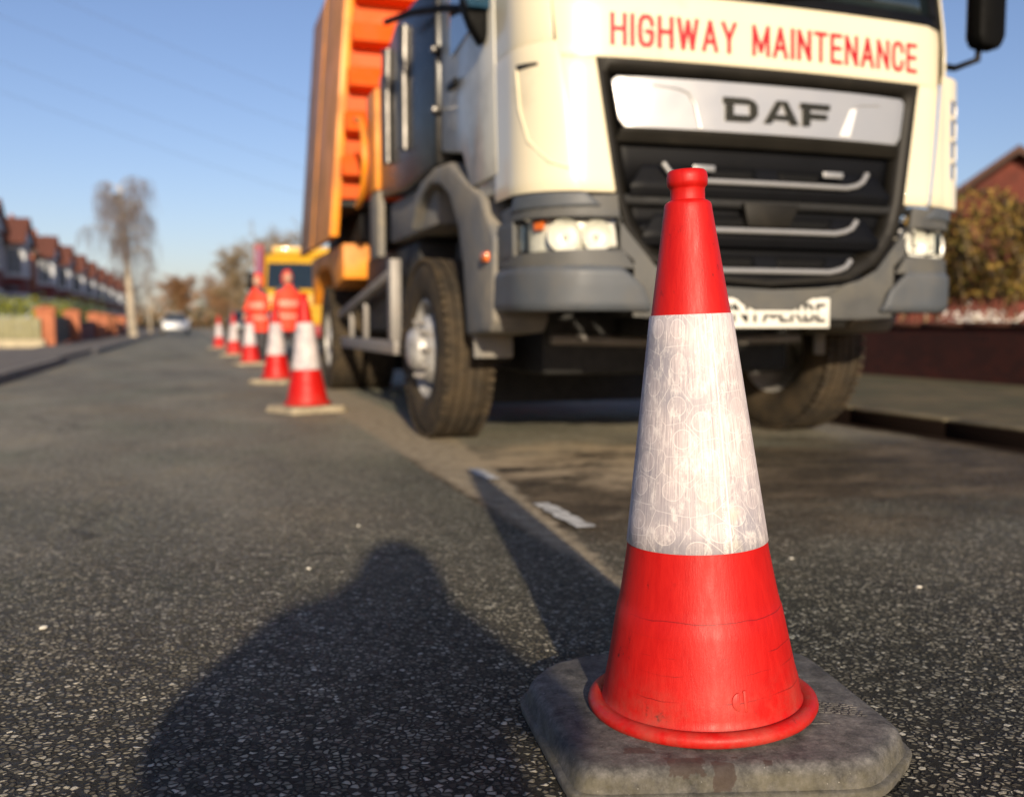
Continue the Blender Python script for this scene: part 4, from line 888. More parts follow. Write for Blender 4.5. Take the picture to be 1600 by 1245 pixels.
def worker(loc, rz, label, hood=True, arm=.0, sc=1):
    p = empty('person', loc, rz, label=label, cat='person', group='workers in orange in front of the yellow lorry'); p.scale = (sc,) * 3
    V = [(0, 0, .90), (0, 0, 1.10), (0, .01, 1.30), (0, 0, 1.44), (0, .0, 1.53), (-.19, 0, 1.40), (-.27, .02, 1.12), (-.25, .14 + arm, .95), (.19, 0, 1.40), (.27, .02, 1.12), (.22, .16, .98),
         (-.10, 0, .85), (-.12, .02, .48), (-.13, -.02, .10), (-.14, .10, .05), (.10, 0, .85), (.13, .03, .48), (.15, -.02, .10), (.16, .10, .05)]
    E2 = [(0, 1), (1, 2), (2, 3), (3, 4), (3, 5), (5, 6), (6, 7), (3, 8), (8, 9), (9, 10), (0, 11), (11, 12), (12, 13), (13, 14), (0, 15), (15, 16), (16, 17), (17, 18)]
    skin('clothed_body', V, E2, [(.16, .12), (.15, .12), (.18, .13), (.13, .10), .055, .07, .055, .04, .07, .055, .04, .10, .075, .055, .05, .10, .075, .055, .05], DTR, p, 2)
    m = MB(); secs = [(.62, .235, .16), (.80, .225, .16), (1.0, .215, .155), (1.2, .225, .155), (1.36, .225, .14), (1.45, .16, .11), (1.50, .09, .085)]; n = 24
    vs = [(a * math.cos(2 * math.pi * i / n), b * math.sin(2 * math.pi * i / n), z) for z, a, b in secs for i in range(n)]
    m.add(vs, [(j * n + i, j * n + (i + 1) % n, (j + 1) * n + (i + 1) % n, (j + 1) * n + i) for j in range(len(secs) - 1) for i in range(n)])
    c_ = m.build('hi_vis_coat', HIV, p)
    skin('sleeve', [(-.16, 0, 1.40), (-.28, .02, 1.12), (-.255, .13 + arm, .97)], [(0, 1), (1, 2)], [.085, .072, .056], HIV, c_, 2); skin('sleeve', [(.16, 0, 1.40), (.28, .02, 1.12), (.225, .15, 1.0)], [(0, 1), (1, 2)], [.085, .072, .056], HIV, c_, 2)
    for z0, z1, a in ((1.09, 1.19, .232), (.86, .92, .232)): MB().lathe([(1, z0), (1, z1)], 24).build('reflective_band', HIVP, c_, fn=lambda v, a=a: Vector((v.x * a, v.y * .166, v.z)))
    head(p, (0, .02, 1.63), 1, 0, SKIN, None)
    if hood:
        bm = bmesh.new(); bmesh.ops.create_uvsphere(bm, u_segments=20, v_segments=14, radius=1)
        bmesh.ops.delete(bm, geom=[v for v in bm.verts if (v.co.y > .30 and v.co.z < .55)], context='VERTS')
        for v in bm.verts: v.co = (v.co.x * .105, v.co.y * .125, v.co.z * .16 + 1.63)
        for f in bm.faces: f.smooth = True
        me = bpy.data.meshes.new('hood'); bm.to_mesh(me); bm.free(); me.materials.append(HIV); h = bpy.data.objects.new('hood', me); col.objects.link(h); h.parent = c_
        h.modifiers.new('s', 'SOLIDIFY').thickness = .012
    hand(p, (-.25, .14 + arm, .94), (0, .3, -1), (0, 1, 0), -1, SKIN); hand(p, (.22, .16, .97), (0, .3, -1), (0, 1, 0), 1, SKIN)
    return p
worker((1.16, 18.6, 0), R(128), 'left worker of the pair in orange hi-vis coats before the yellow lorry', sc=.90)
worker((1.66, 18.4, 0), R(196), 'right worker of the pair in orange hi-vis coats, nearer the tipper lorry', arm=.06, sc=.93)

# ------------------------------------------------------------------ yellow lorry behind the workers
YEL = pm('yellow_cab_paint', (.56, .31, .012), .4, var=.08, coat=.3); RDP = pm('red_panel_paint', (.26, .012, .02), .5, var=.1); WHT = pm('white_lamp', (.8, .8, .78), .3, var=.05)
Yv = empty('yellow_lorry', (2.35, 20.6, 0), label='yellow works lorry with dark windscreen parked behind the two workers in orange', cat='lorry')
vb = MB(); vb.prism([(0, .62), (0, 1.30), (.08, 1.36), (.42, 2.02), (.6, 2.14), (1.9, 2.14), (1.9, .62)], 'x', -1.02, 1.02); vbo = vb.build('cab', YEL, Yv, bevel=.04)
m = MB(); m.add([(-.90, .105, 1.40), (.90, .105, 1.40), (.84, .365, 1.93), (-.84, .365, 1.93), (-.90, .085, 1.41), (.90, .085, 1.41), (.84, .345, 1.94), (-.84, .345, 1.94)], FB[::1]); m.build('windscreen', M['glass'], Yv)
MB().bb((-.95, -.03, .95), (.95, -.002, 1.22)).build('front_grille', YEL, Yv, bevel=.01); MB().bb((-1.03, -.08, .42), (1.03, .2, .68)).build('bumper', RDP, Yv, bevel=.04)
for sx in (-1, 1):
    MB().box((sx * .78, -.035, .84), (.3, .04, .16)).build('headlight', WHT, Yv, bevel=.02); MB().box((sx * 1.2, .25, 1.55), (.14, .08, .36)).build('mirror', M['blackpl'], Yv, bevel=.02)
    w_ = MB().lathe([(.001, -.12), (.24, -.12), (.38, -.11), (.40, -.08), (.40, .08), (.38, .11), (.24, .12), (.001, .12)], 28, 'x', (sx * .9, .8, .40)).build('wheel', M['rubber'], Yv)
    MB().lathe([(.001, -.13), (.22, -.125), (.22, .125), (.001, .13)], 20, 'x', (sx * .9, .8, .40)).build('rim', M['rim'], w_)
    w_ = MB().lathe([(.001, -.12), (.24, -.12), (.38, -.11), (.40, -.08), (.40, .08), (.38, .11), (.24, .12), (.001, .12)], 28, 'x', (sx * .9, 4.2, .40)).build('wheel', M['rubber'], Yv)
MB().bb((-.72, .62, 2.141), (.72, .9, 2.30)).build('roof_sign', YEL, Yv, bevel=.02)
MB().bb((-1.10, 2.0, .8), (1.10, 5.4, 1.3)).build('flatbed', YEL, Yv, bevel=.02)
m = MB(); m.bb((-1.12, .05, 1.34), (-.94, .11, 2.28)); mk = m.build('marker_board', RDP, Yv, bevel=.01)
MB().bb((-1.08, .035, 1.4), (-1.0, .048, 2.2)).build('marker_stripe', pm('purple_stripe', (.10, .03, .12), .5), mk)

# ------------------------------------------------------------------ cars
def car(loc, rz, paint, label, group=None):
    c = empty('parked_car', loc, rz, label=label, cat='car', group=group)
    side = [(-2.1, .35), (-2.12, .62), (-1.95, .82), (-1.0, .95), (-.95, .96), (1.5, 1.0), (2.0, .92), (2.1, .6), (2.08, .35)]
    b = MB().prism(side, 'x', -.86, .86).build('body', paint, c, bevel=.07)
    cab = MB(); cab.add([(sx * .78, y, z) for (y, z) in ((-1.05, .95), (1.75, .98)) for sx in (-1, 1)] + [(sx * .60, y, z) for (y, z) in ((-.35, 1.43), (1.15, 1.45)) for sx in (-1, 1)], [(0, 1, 3, 2), (4, 6, 7, 5), (0, 4, 5, 1), (1, 5, 7, 3), (3, 7, 6, 2), (2, 6, 4, 0)])
    cb = cab.build('cabin', M['glass'], c, bevel=.05); MB().box((0, .40, 1.462), (1.12, 1.42, .03)).build('roof', paint, c, bevel=.014)
    for sx in (-1, 1):
        for y in (-1.3, 1.3):
            w_ = MB().lathe([(.001, -.1), (.2, -.1), (.31, -.09), (.32, -.05), (.32, .05), (.31, .09), (.2, .1), (.001, .1)], 24, 'x', (sx * .80, y, .32)).build('wheel', M['rubber'], c); MB().lathe([(.001, -.115), (.19, -.11), (.19, .11), (.001, .115)], 18, 'x', (sx * .80, y, .32)).build('rim', M['rim'], w_)
        MB().box((sx * .62, -2.08, .70), (.34, .08, .14)).build('headlight', WHT, c, bevel=.02); MB().box((sx * .66, 2.07, .78), (.26, .06, .16)).build('rear_light', RDP, c, bevel=.02)
        MB().box((sx * .90, -.75, 1.0), (.14, .1, .1)).build('mirror', paint, c, bevel=.02)
    return c
WP = pm('white_car_paint', (.72, .74, .76), .3, var=.03, coat=.6); SP = pm('silver_blue_car_paint', (.36, .40, .46), .3, metal=.4, var=.05, coat=.6); DP = pm('dark_car_paint', (.03, .035, .045), .3, var=.1, coat=.6)
car((-1.1, 73, 0), R(2), WP, 'small white car parked at the left kerb far down the road')
car((-6.3, 41.5, .06), R(80), SP, 'silver blue car on a front drive between the brick gate pillars')
car((-6.1, 52, .06), R(95), WP, 'pale car on the front drive beyond the second gate pillar')
car((2.9, 60, 0), R(0), DP, 'dark car parked at the right kerb beyond the yellow lorry')

# ------------------------------------------------------------------ terraced houses on the left
BR = pm('dark_red_brick', (.17, .035, .028), .85, var=.25, vs=3, bump=.4); RT = pm('brown_red_roof_tiles', (.115, .040, .026), .85, var=.25, vs=4, bump=.6, bs=20); OB = pm('orange_brick', (.36, .12, .055), .85, var=.25, vs=8, bump=.5)
WR = pm('white_render', (.62, .64, .68), .8, var=.08, vs=2); WF = pm('white_window_frame', (.72, .74, .78), .5, var=.05); WG = pm('window_pane_glass', (.06, .07, .09), .1, var=.3)
LEAD = pm('grey_flat_roof', (.10, .10, .11), .8)
def window(parent, x, y0, y1, z0, z1, bars=2):
    f = MB(); t = .07
    f.bb((x, y0, z0), (x + .09, y1, z0 + t)); f.bb((x, y0, z1 - t), (x + .09, y1, z1)); f.bb((x, y0, z0 + t), (x + .09, y0 + t, z1 - t)); f.bb((x, y1 - t, z0 + t), (x + .09, y1, z1 - t))
    for k in range(1, bars + 1): yy = y0 + (y1 - y0) * k / (bars + 1); f.bb((x, yy - .03, z0 + t), (x + .08, yy + .03, z1 - t))
    o = f.build('window', WF, parent); MB().bb((x + .01, y0 + t, z0 + t), (x + .03, y1 - t, z1 - t)).build('pane', WG, o); return o
def make_house(loc, label, wallm, baym, w_=8.4):
    h = empty('terraced_house', loc, label=label, cat='house', group='terraced houses along the left side of the road')
    m = MB(); m.bb((-8, 0, 0), (0, w_ - .05, 5.1)); wl = m.build('wall', wallm, h)
    m = MB(); m.prism([(.35, 5.0), (.35, 5.12), (-4, 8.0), (-8.35, 5.12), (-8.35, 5.0)], 'y', -.02, w_ - .07); rf = m.build('roof', RT, h, bevel=.02)
    if wallm is OB: rf.data.materials[0] = pm('grey_brown_slates', (.075, .05, .042), .8, var=.3, vs=4, bump=.5)
    ch = MB().bb((-4.5, .3, 7.3), (-3.6, 1.5, 9.0)); co = ch.build('chimney', OB, rf)
    for k in range(3): MB().lathe([(.12, 0), (.10, .35), (.001, .36)], 10, 'z', (-4.05, .55 + k * .36, 9.0)).build('chimney_pot', OB, co)
    # two storey bay with its gable
    b0, b1 = 1.0, 4.2
    m = MB(); m.prism([(.001, b0), (.85, b0 + .6), (.85, b1 - .6), (.001, b1)], 'z', 0, 4.95); by = m.build('bay', baym, h)
    m = MB(); m.prism([(.001 - .0, b0 - .02), (.88, b0 + .58), (.88, b1 - .58), (.001, b1 + .02)], 'z', 2.35, 3.15); m.build('bay_band', BR, by)
    window(by, .86, b0 + .62, b1 - .62, .75, 2.25, 2); window(by, .86, b0 + .62, b1 - .62, 3.25, 4.7, 2)
    for za, zb in ((.8, 2.25), (3.3, 4.7)):
        q = window(by, 0, .10, .94, za, zb, 1); q.location = (.02, b0 - .03, 0); q.rotation_euler = (0, 0, -math.atan2(.85, .6))
        q = window(by, 0, .10, .94, za, zb, 1); q.location = (.87, b1 - .57, 0); q.rotation_euler = (0, 0, math.atan2(.85, .6))
    m = MB(); m.prism([(b0 - .35, 4.96), (b1 + .35, 4.96), ((b0 + b1) / 2, 6.25)], 'x', -3.0, .98); g = m.build('gable', OB, h, bevel=.01)
    m = MB(); m.prism([(b0 + .1, 5.0), (b1 - .1, 5.0), ((b0 + b1) / 2, 5.9)], 'x', .981, 1.0); m.build('gable_boarding', WR, g)
    m = MB(); c_ = (b0 + b1) / 2
    for s_ in (-1, 1): m.add([(-3.0, c_, 6.28), (1.15, c_, 6.28), (1.15, c_ + s_ * 2.05, 4.86), (-3.0, c_ + s_ * 2.05, 4.86), (-3.0, c_, 6.40), (1.15, c_, 6.40), (1.15, c_ + s_ * 2.12, 4.95), (-3.0, c_ + s_ * 2.12, 4.95)], [(0, 1, 2, 3), (4, 7, 6, 5), (0, 4, 5, 1), (1, 5, 6, 2), (2, 6, 7, 3)])
    m.build('gable_roof', RT, g)
    window(h, .0, 5.4, 7.2, 3.3, 4.6, 1)
    d = MB().bb((0, 5.6, .1), (.06, 6.6, 2.2)).build('front_door', pm('door_paint', (.10, .03, .03), .5), h); MB().box((.08, 5.72, 1.1), (.05, .05, .16)).build('door_handle', M['steel'], d)
    MB().bb((0, 4.9, 2.4), (1.1, 7.4, 2.55)).build('porch_roof', LEAD, h)
    return h
houses = []
HL = ['first house at the left edge of the photo with white two storey bay', 'second house from the left edge, dark red brick band between its bay windows', 'third house from the left edge, with an orange gable rising over the row', 'fourth house along the left row, pale bay windows under a brown roof',
      'fifth house along the left row, behind the parked silver blue car', 'sixth house along the left row, white bay seen at a shallow angle', 'seventh house along the left row', 'eighth house along the left row, left of the birch trunk', 'ninth house along the row, behind the birch', 'tenth and farthest house of the left row']
A = make_house((-9.3, 48, 0), HL[0], BR, WR); 
B_ = make_house((-9.3, 68.2, 0), HL[2], OB, WR)
seq = [(None, 56.6, A, 1), (None, 76.8, A, 3), (None, 86.5, B_, 4), (None, 96, A, 5), (None, 106, A, 6), (None, 117, B_, 7), (None, 130, A, 8), (None, 145, B_, 9)]
for _, y, src, li in seq:
    c = copy_tree(src); c.location = (-9.3, y, 0); c['label'] = HL[li]
# front boundaries
def pillar(y, label, h=1.05, mat=OB, x=-3.85):
    p = empty('gate_pillar', (x, y, .0), label=label, cat='gate pillar', group='brick gate pillars along the left pavement')
    MB().bb((-.24, -.24, .0), (.24, .24, h)).build('shaft', mat, p, bevel=.01); m = MB(); m.box((0, 0, h + .04), (.58, .58, .08)); m.box((0, 0, h + .12), (.5, .5, .08), taper=.3); m.build('cap', OB, p, bevel=.01); return p
pillar(30.2, 'nearest orange brick gate pillar, at the end of the hedge and pale fence'); pillar(36.6, 'second orange brick gate pillar, beyond the dark driveway gate'); pillar(44.5, 'third gate pillar, left of the birch'); pillar(48.5, 'fourth gate pillar, close behind the third'); pillar(54, 'fifth gate pillar, nearly hidden beside the birch trunk'); pillar(61, 'farthest gate pillar, beyond the birch')
# hedges, fences
def leafy(name, n, fpos, size, mats, parent=None, seed=1, droop=0):
    random.seed(seed); vs, fs = [], []
    for k in range(n):
        c = Vector(fpos()); s_ = size * random.uniform(.5, 1.4)
        a = Vector((random.gauss(0, 1), random.gauss(0, 1), random.gauss(0, 1))).normalized(); b = a.orthogonal().normalized(); b.rotate(Matrix.Rotation(random.uniform(0, 6.3), 3, a)); t = a.cross(b)
        i = len(vs); vs += [(c + b * s_)[:], (c + t * s_ * .45)[:], (c - b * s_)[:], (c - t * s_ * .45)[:]]; fs.append((i, i + 1, i + 2, i + 3))
    me = bpy.data.meshes.new(name); me.from_pydata(vs, [], fs)
    for m_ in (mats if isinstance(mats, list) else [mats]): me.materials.append(m_)
    if isinstance(mats, list):
        for p in me.polygons: p.material_index = random.randrange(len(mats))
    o = bpy.data.objects.new(name, me); col.objects.link(o)
    if parent: o.parent = parent
    return o
def twigs(n, fp, fd, lmin, lmax, r):
    """thin three-sided strokes"""
    m = MB(); vs, fs = [], []
    for k in range(n):
        p = Vector(fp()); d = Vector(fd(p)).normalized(); l_ = random.uniform(lmin, lmax); a = d.orthogonal().normalized(); b = d.cross(a); mid = p + d * l_ * .5 + Vector((random.gauss(0, .05), random.gauss(0, .05), random.gauss(0, .05))) * l_; e = p + d * l_ + Vector((0, 0, -.1 * l_))
        i = len(vs)
        for q, rr in ((p, r), (mid, r * .7), (e, r * .3)):
            for s_ in range(3): an = 2.094 * s_; vs.append((q + (a * math.cos(an) + b * math.sin(an)) * rr)[:])
        for j in (0, 3):
            for s_ in range(3): fs.append((i + j + s_, i + j + (s_ + 1) % 3, i + j + 3 + (s_ + 1) % 3, i + j + 3 + s_))
    m.v, m.f = vs, fs; return m
LG = [pm('privet_leaf', (.17, .19, .015), .6), pm('privet_leaf_light', (.28, .29, .02), .6)]
TW = pm('brown_twig', (.14, .085, .045), .8, var=.3)
h1 = empty('privet_hedge', (-7.3, 30.7, 0), R(90), label='yellow green clipped hedge behind the pale fence at the left edge', cat='hedge')
leafy('foliage', 6000, lambda: (random.uniform(-.5, .35), random.uniform(-3.2, 2.8), random.uniform(.35, 1.42) + .06 * math.sin(random.random() * 9)), .05, LG, h1, 4)
random.seed(5); twigs(300, lambda: (random.uniform(-.4, .3), random.uniform(-3.1, 2.7), 0.05), lambda p: (random.gauss(0, .2), random.gauss(0, .2), 1), .7, 1.2, .015).build('stems', TW, h1)
FN = pm('pale_green_fence_paint', (.24, .225, .12), .8, var=.15)
fe = empty('garden_fence', (-7.05, 29.8, 0), R(90), label='low pale boarded fence below the hedge, left of the nearest gate pillar', cat='fence')
m = MB()
for k in range(44): m.bb((-.03, -3.1 + k * .14, .28), (.0, -2.98 + k * .14, .86))
m.build('boards', FN, fe); MB().bb((-.1, -3.2, 0), (.12, 2.9, .27)).build('base_wall', pm('cream_wall', (.42, .36, .24), .85, var=.2), fe, bevel=.01)
def lowwall(y0, y1, h, mat, label, nm='garden_wall', cat='wall'):
    g = empty(nm, (-3.9, (y0 + y1) / 2, 0), label=label, cat=cat); l_ = (y1 - y0) / 2
    MB().bb((-.11, -l_, 0), (.11, l_, h)).build('brickwork', mat, g, bevel=.01); MB().bb((-.15, -l_, h + .001), (.15, l_, h + .07)).build('coping', KERB, g, bevel=.01)
DK = pm('dark_gate_paint', (.03, .018, .015), .6)
gt = empty('driveway_gate', (-3.9, 33.4, 0), label='dark driveway gate between the first two brick pillars', cat='gate'); m = MB()
for k in range(26): m.bb((-.015, -2.9 + k * .225, .12), (.015, -2.9 + k * .225 + .16, .92))
m.build('slats', DK, gt); m = MB(); m.bb((-.04, -2.93, .2), (-.016, 2.93, .27)); m.bb((-.04, -2.93, .8), (-.016, 2.93, .87)); m.build('rails', DK, gt)
lowwall(36.9, 44.2, .75, BR, 'dark red low garden wall right of the second gate pillar'); lowwall(44.8, 48.2, .6, OB, 'short orange garden wall near the birch'); lowwall(54.3, 60.7, .7, OB, 'far orange garden wall beyond the birch')
h2 = empty('garden_shrub', (-4.7, 38.0, 0), label='small green shrub above the second gate pillar', cat='shrub'); leafy('foliage', 1500, lambda: tuple(Vector((random.gauss(0, .35), random.gauss(0, .45), 1.05 + random.gauss(0, .22)))), .05, LG, h2, 6); twigs(40, lambda: (random.gauss(0, .1), random.gauss(0, .1), .05), lambda p: (random.gauss(0, .25), random.gauss(0, .25), 1), .8, 1.2, .015).build('stems', TW, h2)
h3 = empty('garden_shrub', (-5.0, 50.5, 0), label='dark green garden bush behind the gate pillars near the birch', cat='shrub'); leafy('foliage', 2500, lambda: tuple(Vector((random.gauss(0, .6), random.gauss(0, 1.0), 1.1 + random.gauss(0, .35)))), .07, pm('dark_leaf', (.05, .07, .02), .7), h3, 8); twigs(40, lambda: (random.gauss(0, .1), random.gauss(0, .1), .05), lambda p: (random.gauss(0, .25), random.gauss(0, .25), 1), .8, 1.2, .015).build('stems', TW, h3)

# ------------------------------------------------------------------ bare trees
BARK = pm('pale_birch_bark', (.34, .29, .22), .85, var=.35, vs=3, bump=.5); BTW = pm('grey_brown_twigs', (.13, .108, .105), .85, var=.2); BRT = pm('russet_twigs', (.22, .115, .05), .85, var=.25); OLT = pm('olive_twigs', (.22, .16, .085), .85, var=.25)
def tree(loc, H, spread, label, barkm, twm, weep=0, n1=16, n2=22, n3=12, tw=.012, seed=1, trunk_r=.12, leanx=0, crown0=.4, name='bare_tree', group=None):
    random.seed(seed); t = empty(name, loc, label=label, cat='tree', group=group)
    tr = MB(); pts = [(leanx * k / 6 + random.gauss(0, .03) * (k > 0), random.gauss(0, .03) * (k > 0), H * .86 * k / 6) for k in range(7)]
    tr.tube(pts, [trunk_r * (1 - .13 * k) for k in range(7)], 10); cr = MB(); P = [Vector(p) for p in pts]
    for i in range(n1):
        f = crown0 + (1 - crown0) * (i + random.random()) / n1; k = min(5, int(f * 6)); b = P[k].lerp(P[k + 1], f * 6 - k)
        an = i * 2.4 + random.uniform(-.4, .4); ln = spread * (.55 + .5 * random.random()) * (1.15 - .55 * abs(f - .62) * 1.6)
        d = Vector((math.cos(an), math.sin(an), .9 + .5 * random.random())).normalized(); q = [b]
        for s_ in range(4):
            q.append(q[-1] + d * ln / 4); d = (d + Vector((random.gauss(0, .12), random.gauss(0, .12), -.10 - .34 * weep))).normalized()
        tr.tube(q, [trunk_r * .33 * (1 - f * .5) * (1 - .2 * s_) for s_ in range(5)], 6)
        for j in range(n2):
            g = .2 + .8 * random.random(); kk = min(3, int(g * 4)); b2 = q[kk].lerp(q[kk + 1], g * 4 - kk)
            d2 = Vector((random.gauss(0, 1), random.gauss(0, 1), random.gauss(.5 if not weep else .1, .6))).normalized(); l2 = spread * random.uniform(.15, .42); q2 = [b2]
            for s_ in range(4):
                q2.append(q2[-1] + d2 * l2 / 4); d2 = (d2 + Vector((random.gauss(0, .15), random.gauss(0, .15), -.55 * weep))).normalized()
            cr.tube(q2, [tw * 1.3, tw * 1.1, tw, tw * .8, tw * .5], 3, caps=False)
            for l_ in range(n3):
                b3 = q2[random.randint(1, 4)]; d3 = Vector((random.gauss(0, 1), random.gauss(0, 1), random.gauss(.3, .7))).normalized() if not weep else Vector((random.gauss(0, .18), random.gauss(0, .18), -1)).normalized()
                l3 = spread * (random.uniform(.08, .22) if not weep else random.uniform(.2, .75)); e1 = b3 + d3 * l3 * .5 + Vector((random.gauss(0, .03), random.gauss(0, .03), 0)); cr.tube([b3, e1, e1 + (d3 + Vector((random.gauss(0, .12), random.gauss(0, .12), -.1))) * l3 * .5], [tw * .7, tw * .55, tw * .3], 3, caps=False)
    tr.build('trunk', barkm, t); o = cr.build('crown', twm, t, smooth=False); return t
tree((-2.68, 51, .1), 8.3, 1.95, 'tall weeping birch with a pale trunk standing on the left pavement', BARK, BTW, 1, 19, 13, 7, .0095, 21, .22, -.45, .52, 'birch_tree')
tree((-2.7, 72, .1), 5.0, 1.0, 'thin young street tree just right of the weeping birch trunk', BARK, BTW, .5, 9, 8, 4, .009, 5, .10, -.1, .5, 'street_tree')
tree((-2.2, 200, .0), 8.3, 5.2, 'rounded russet brown bare tree at the far end of the road behind the white car', TW, BRT, 0, 24, 22, 10, .045, 31, .3, 0, .25, 'bare_tree')
tree((4.4, 105, .0), 8.2, 3.4, 'tall olive bare tree rising left of the yellow lorry', TW, OLT, 0, 20, 18, 8, .028, 33, .3, 0, .25, 'bare_tree')
tree((7.5, 92, .0), 8.6, 3.8, 'olive brown bare tree close behind the yellow lorry', TW, OLT, 0, 20, 18, 8, .028, 34, .3, 0, .25, 'bare_tree')
tree((4.5, 215, .0), 7.5, 5, 'hazy brown tree at the vanishing point of the road', TW, BRT, 0, 18, 16, 7, .04, 35, .3, 0, .2, 'bare_tree')
tree((-10, 165, .0), 8, 5, 'grey brown tree behind the far houses on the left', TW, BTW, 0, 16, 14, 7, .04, 36, .3, 0, .2, 'bare_tree')
tree((5, 175, .0), 7.5, 5, 'brown distant tree between the russet tree and the olive trees', TW, BRT, 0, 16, 14, 7, .04, 37, .3, 0, .2, 'bare_tree')
fw = leafy('distant_scrub', 9000, lambda: (random.uniform(-30, 40), random.uniform(185, 215), abs(random.gauss(0, 2.2))), .5, [BRT, OLT, pm('scrub_green', (.08, .08, .04), .9)], None, 9); tag(fw, 'brown scrub closing the far end of the road', 'scrub', kind='stuff')

# ------------------------------------------------------------------ right side: brick wall, hedge, house
def brick_mat():
    m, nt, b = nmat('dark_red_brick_wall'); tc = N(nt, 'ShaderNodeTexCoord').outputs['Object']
    sp_ = N(nt, 'ShaderNodeSeparateXYZ'); L(nt, tc, sp_.inputs[0]); cb = N(nt, 'ShaderNodeCombineXYZ'); L(nt, math_(nt, 'ADD', sp_.outputs[1], sp_.outputs[0]), cb.inputs[0]); L(nt, sp_.outputs[2], cb.inputs[1])
    bt = N(nt, 'ShaderNodeTexBrick', Scale=4.4); bt.inputs['Color1'].default_value = (.040, .006, .004, 1); bt.inputs['Color2'].default_value = (.068, .011, .006, 1); bt.inputs['Mortar'].default_value = (.026, .012, .008, 1); bt.inputs['Mortar Size'].default_value = .02
    L(nt, cb.outputs[0], bt.inputs['Vector']); c = mix(nt, .6, bt.outputs['Color'], ramp(nt, noise(nt, tc, 3, 5), [(.3, .5), (.7, 1.3)]), 'MULTIPLY'); L(nt, c, b.inputs['Base Color']); b.inputs['Roughness'].default_value = .9
    bn = N(nt, 'ShaderNodeBump', Strength=.5, Distance=.01); L(nt, bt.outputs['Fac'], bn.inputs['Height']); bn.invert = True; L(nt, bn.outputs[0], b.inputs['Normal']); return m
BW = brick_mat()
bw = empty('brick_wall', (7.45, 15, .0), label='low dark red brick wall at the back of the right pavement', cat='wall')
MB().bb((-.05, -13, .05), (.18, 30, .655)).build('brickwork', BW, bw); m = MB(); y = -13
while y < 30: m.bb((-.08, y, .656), (.21, y + .6, .705)); y += .61
m.build('coping', pm('brick_coping', (.13, .05, .03), .9, var=.3), bw, bevel=.01)
flat('garden_right', [(7.63, 2), (40, 2), (40, 60), (7.63, 60)], .45, pm('sunlit_lawn', (.17, .14, .03), .95, var=.4, vs=4, bump=.6), -.05)
HD = [pm('dry_hedge_leaf', (.18, .105, .014), .8), pm('olive_hedge_leaf', (.115, .092, .012), .8), pm('dark_hedge_leaf', (.035, .022, .006), .8), pm('tan_hedge_leaf', (.28, .18, .035), .8)]
hr = empty('beech_hedge', (9.3, 12, .4), label='tall brown and olive hedge behind the low brick wall on the right', cat='hedge')
def hpos():
    y = random.uniform(-4, 16); x = random.gauss(0, .45) if random.random() < .8 else random.uniform(-.9, .9); top = 1.70 + .14 * math.sin(y * 2.1) + .10 * math.sin(y * 5.3 + 1)
    z = random.uniform(.25, 1) ** .8 * top; cl = mnoise.noise(Vector((x * 1.6, y * 1.6, z * 1.8)))
    return (x + .25 * cl, y, z) if cl > -.05 or random.random() < .10 else hpos()
leafy('foliage', 70000, hpos, .040, HD, hr, 12)
random.seed(13); twigs(800, lambda: (random.uniform(-.7, .6), random.uniform(-4, 16), random.uniform(0, .9)), lambda p: (random.gauss(0, .25), random.gauss(0, .3), 1), .5, 1.2, .010).build('stems', OLT, hr)
fl = empty('flowering_plant', (8.3, 8.9, .45), label='white flowers in the sunlit grass behind the brick wall on the right', cat='plant')
leafy('blossom', 300, lambda: (random.gauss(0, .16), random.gauss(0, .22), .26 + random.gauss(0, .06)), .026, pm('white_petal', (.75, .73, .68), .7), fl, 15); random.seed(16); twigs(120, lambda: (random.gauss(0, .15), random.gauss(0, .2), 0), lambda p: (random.gauss(0, .2), random.gauss(0, .2), 1), .2, .4, .005).build('stems', OLT, fl)
fl2 = copy_tree(fl); fl2.location = (8.1, 7.6, .42); fl2['label'] = 'white flowers at the right edge of the photo, behind the brick wall'
random.seed(17); gs = twigs(9000, lambda: (random.uniform(7.7, 9.0), random.uniform(6, 20), .44), lambda p: (random.gauss(0, .35), random.gauss(0, .35), 1), .06, .26, .005).build('garden_grass', pm('straw_grass', (.32, .25, .06), .8, var=.3), None); tag(gs, 'straw coloured long grass behind the right brick wall', 'grass', kind='stuff')
hs = empty('brick_house', (23.6, 24.0, -.65), R(-45), label='dark red brick house with a pitched roof rising above the right hedge', cat='house')
BWH = pm('red_house_brick', (.12, .026, .015), .85, var=.3, vs=3, bump=.5); MB().bb((-4.2, -.1, 0), (4.4, 9, 3.3)).build('wall', BWH, hs); m = MB(); m.prism([(-4.2, 3.3), (4.4, 3.3), (.1, 6.3)], 'y', -.1, 9); m.build('gable_wall', BWH, hs)
m = MB(); m.prism([(-4.7, 3.05), (-4.7, 3.22), (.1, 6.62), (4.9, 3.22), (4.9, 3.05), (.1, 6.38)], 'y', -.5, 9.3); rf = m.build('roof', pm('dark_brown_tiles', (.08, .04, .028), .85, var=.2, bump=.5), hs); MB().bb((1.6, 3, 5.2), (2.4, 3.9, 7.2)).build('chimney', BW, rf)


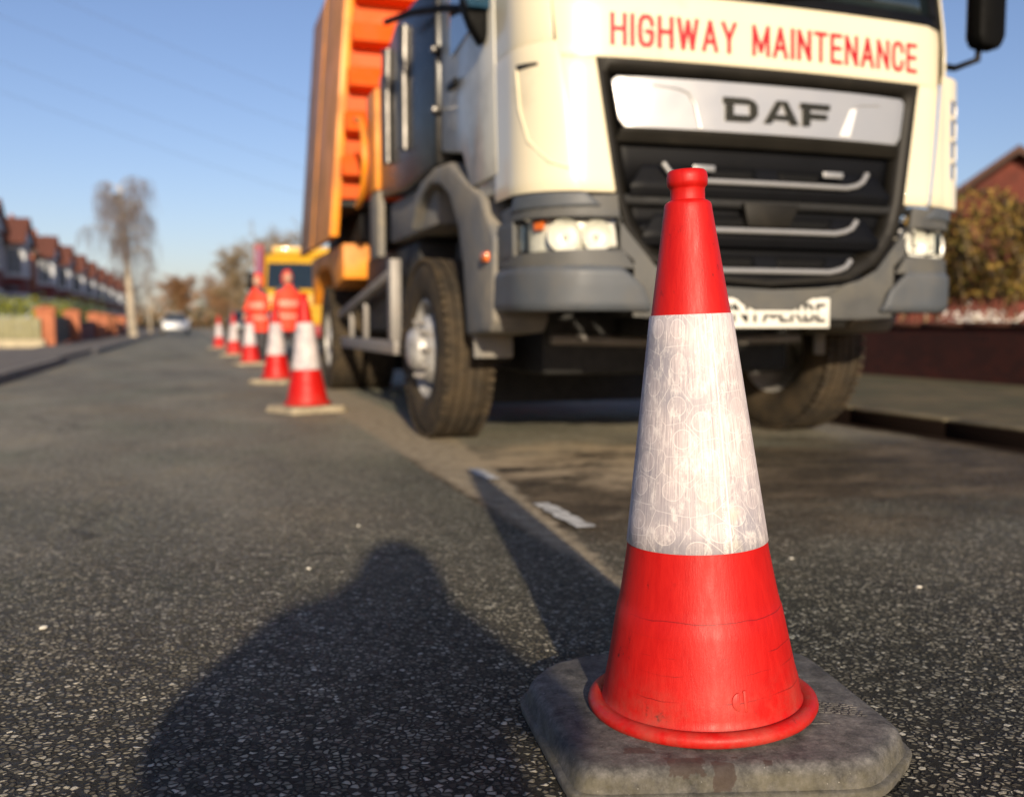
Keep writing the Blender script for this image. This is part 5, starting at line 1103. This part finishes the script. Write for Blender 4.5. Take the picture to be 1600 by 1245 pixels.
# ------------------------------------------------------------------ overhead cables
CB = pm('grey_cable', (.10, .10, .11), .7)
def cable(a, b, sag, label, r=.004):
    a, b = Vector(a), Vector(b); pts = [a.lerp(b, k / 24) + Vector((0, 0, -sag * 4 * (k / 24) * (1 - k / 24))) for k in range(25)]
    o = MB().tube([p - a for p in pts], r, 6).build('overhead_cable', CB, None, loc=a); tag(o, label, 'cable', 'thin overhead cables crossing the sky')
cable((-16, 20, 12.0), (9, 34, 6.6), .5, 'uppermost faint cable crossing the sky towards the tipper body'); cable((-15, 21, 10.8), (9, 36, 6.2), .5, 'second faint cable from the top of the sky'); cable((-15.5, 22, 10.2), (9, 40, 5.6), .5, 'third faint cable from the top of the sky'); cable((-14, 19, 8.6), (9, 40, 4.6), .5, 'lowest of the long faint cables sloping to the tipper body'); cable((-13, 20, 8.0), (-9.3, 58, 5.2), .4, 'steep faint cable at the left running down to the terraced houses')

# ------------------------------------------------------------------ loose stones
def pebble(x, y, s_, label, c=(.6, .56, .48)):
    bm = bmesh.new(); bmesh.ops.create_icosphere(bm, subdivisions=2, radius=1); random.seed(int(x * 991 + y * 77))
    for v in bm.verts: k = 1 + .25 * mnoise.noise(v.co * 1.5 + Vector((x, y, 3))); v.co = Vector((v.co.x * s_ * 1.5 * k, v.co.y * s_ * k, v.co.z * s_ * .6 * k))
    for f in bm.faces: f.smooth = True
    me = bpy.data.meshes.new('pebble'); bm.to_mesh(me); bm.free(); me.materials.append(pm('pale_stone', c, .8, var=.15)); o = bpy.data.objects.new('pebble', me); col.objects.link(o); o.location = (x, y, s_ * .45); o.rotation_euler = (0, 0, x * 7)
    tag(o, label, 'stone', 'pale stones lying on the road')
from math import tan
def gp_(px, py):
    f = 1545.; yw, pt = R(YAW), R(PITCH); fwv = Vector((math.sin(yw) * math.cos(pt), math.cos(yw) * math.cos(pt), -math.sin(pt))); rv = Vector((math.cos(yw), -math.sin(yw), 0)); uv = rv.cross(fwv)
    d = fwv + rv * (px - 800) / f - uv * (py - 622.5) / f; t = -CAMH / d.z; return d.x * t, d.y * t
for (px, py, s_, lb) in ((68, 982, .0075, 'pale chip of stone on the road near the left edge of the photo'), (482, 889, .006, 'tiny pale stone left of the photographer shadow head'), (1436, 918, .006, 'tiny pale stone right of the big cone'), (1236, 873, .005, 'tiny pale stone close to the right side of the big cone'), (560, 822, .005, 'tiny pale stone just above the photographer shadow')):
    x, y = gp_(px, py); pebble(x, y, s_, lb)
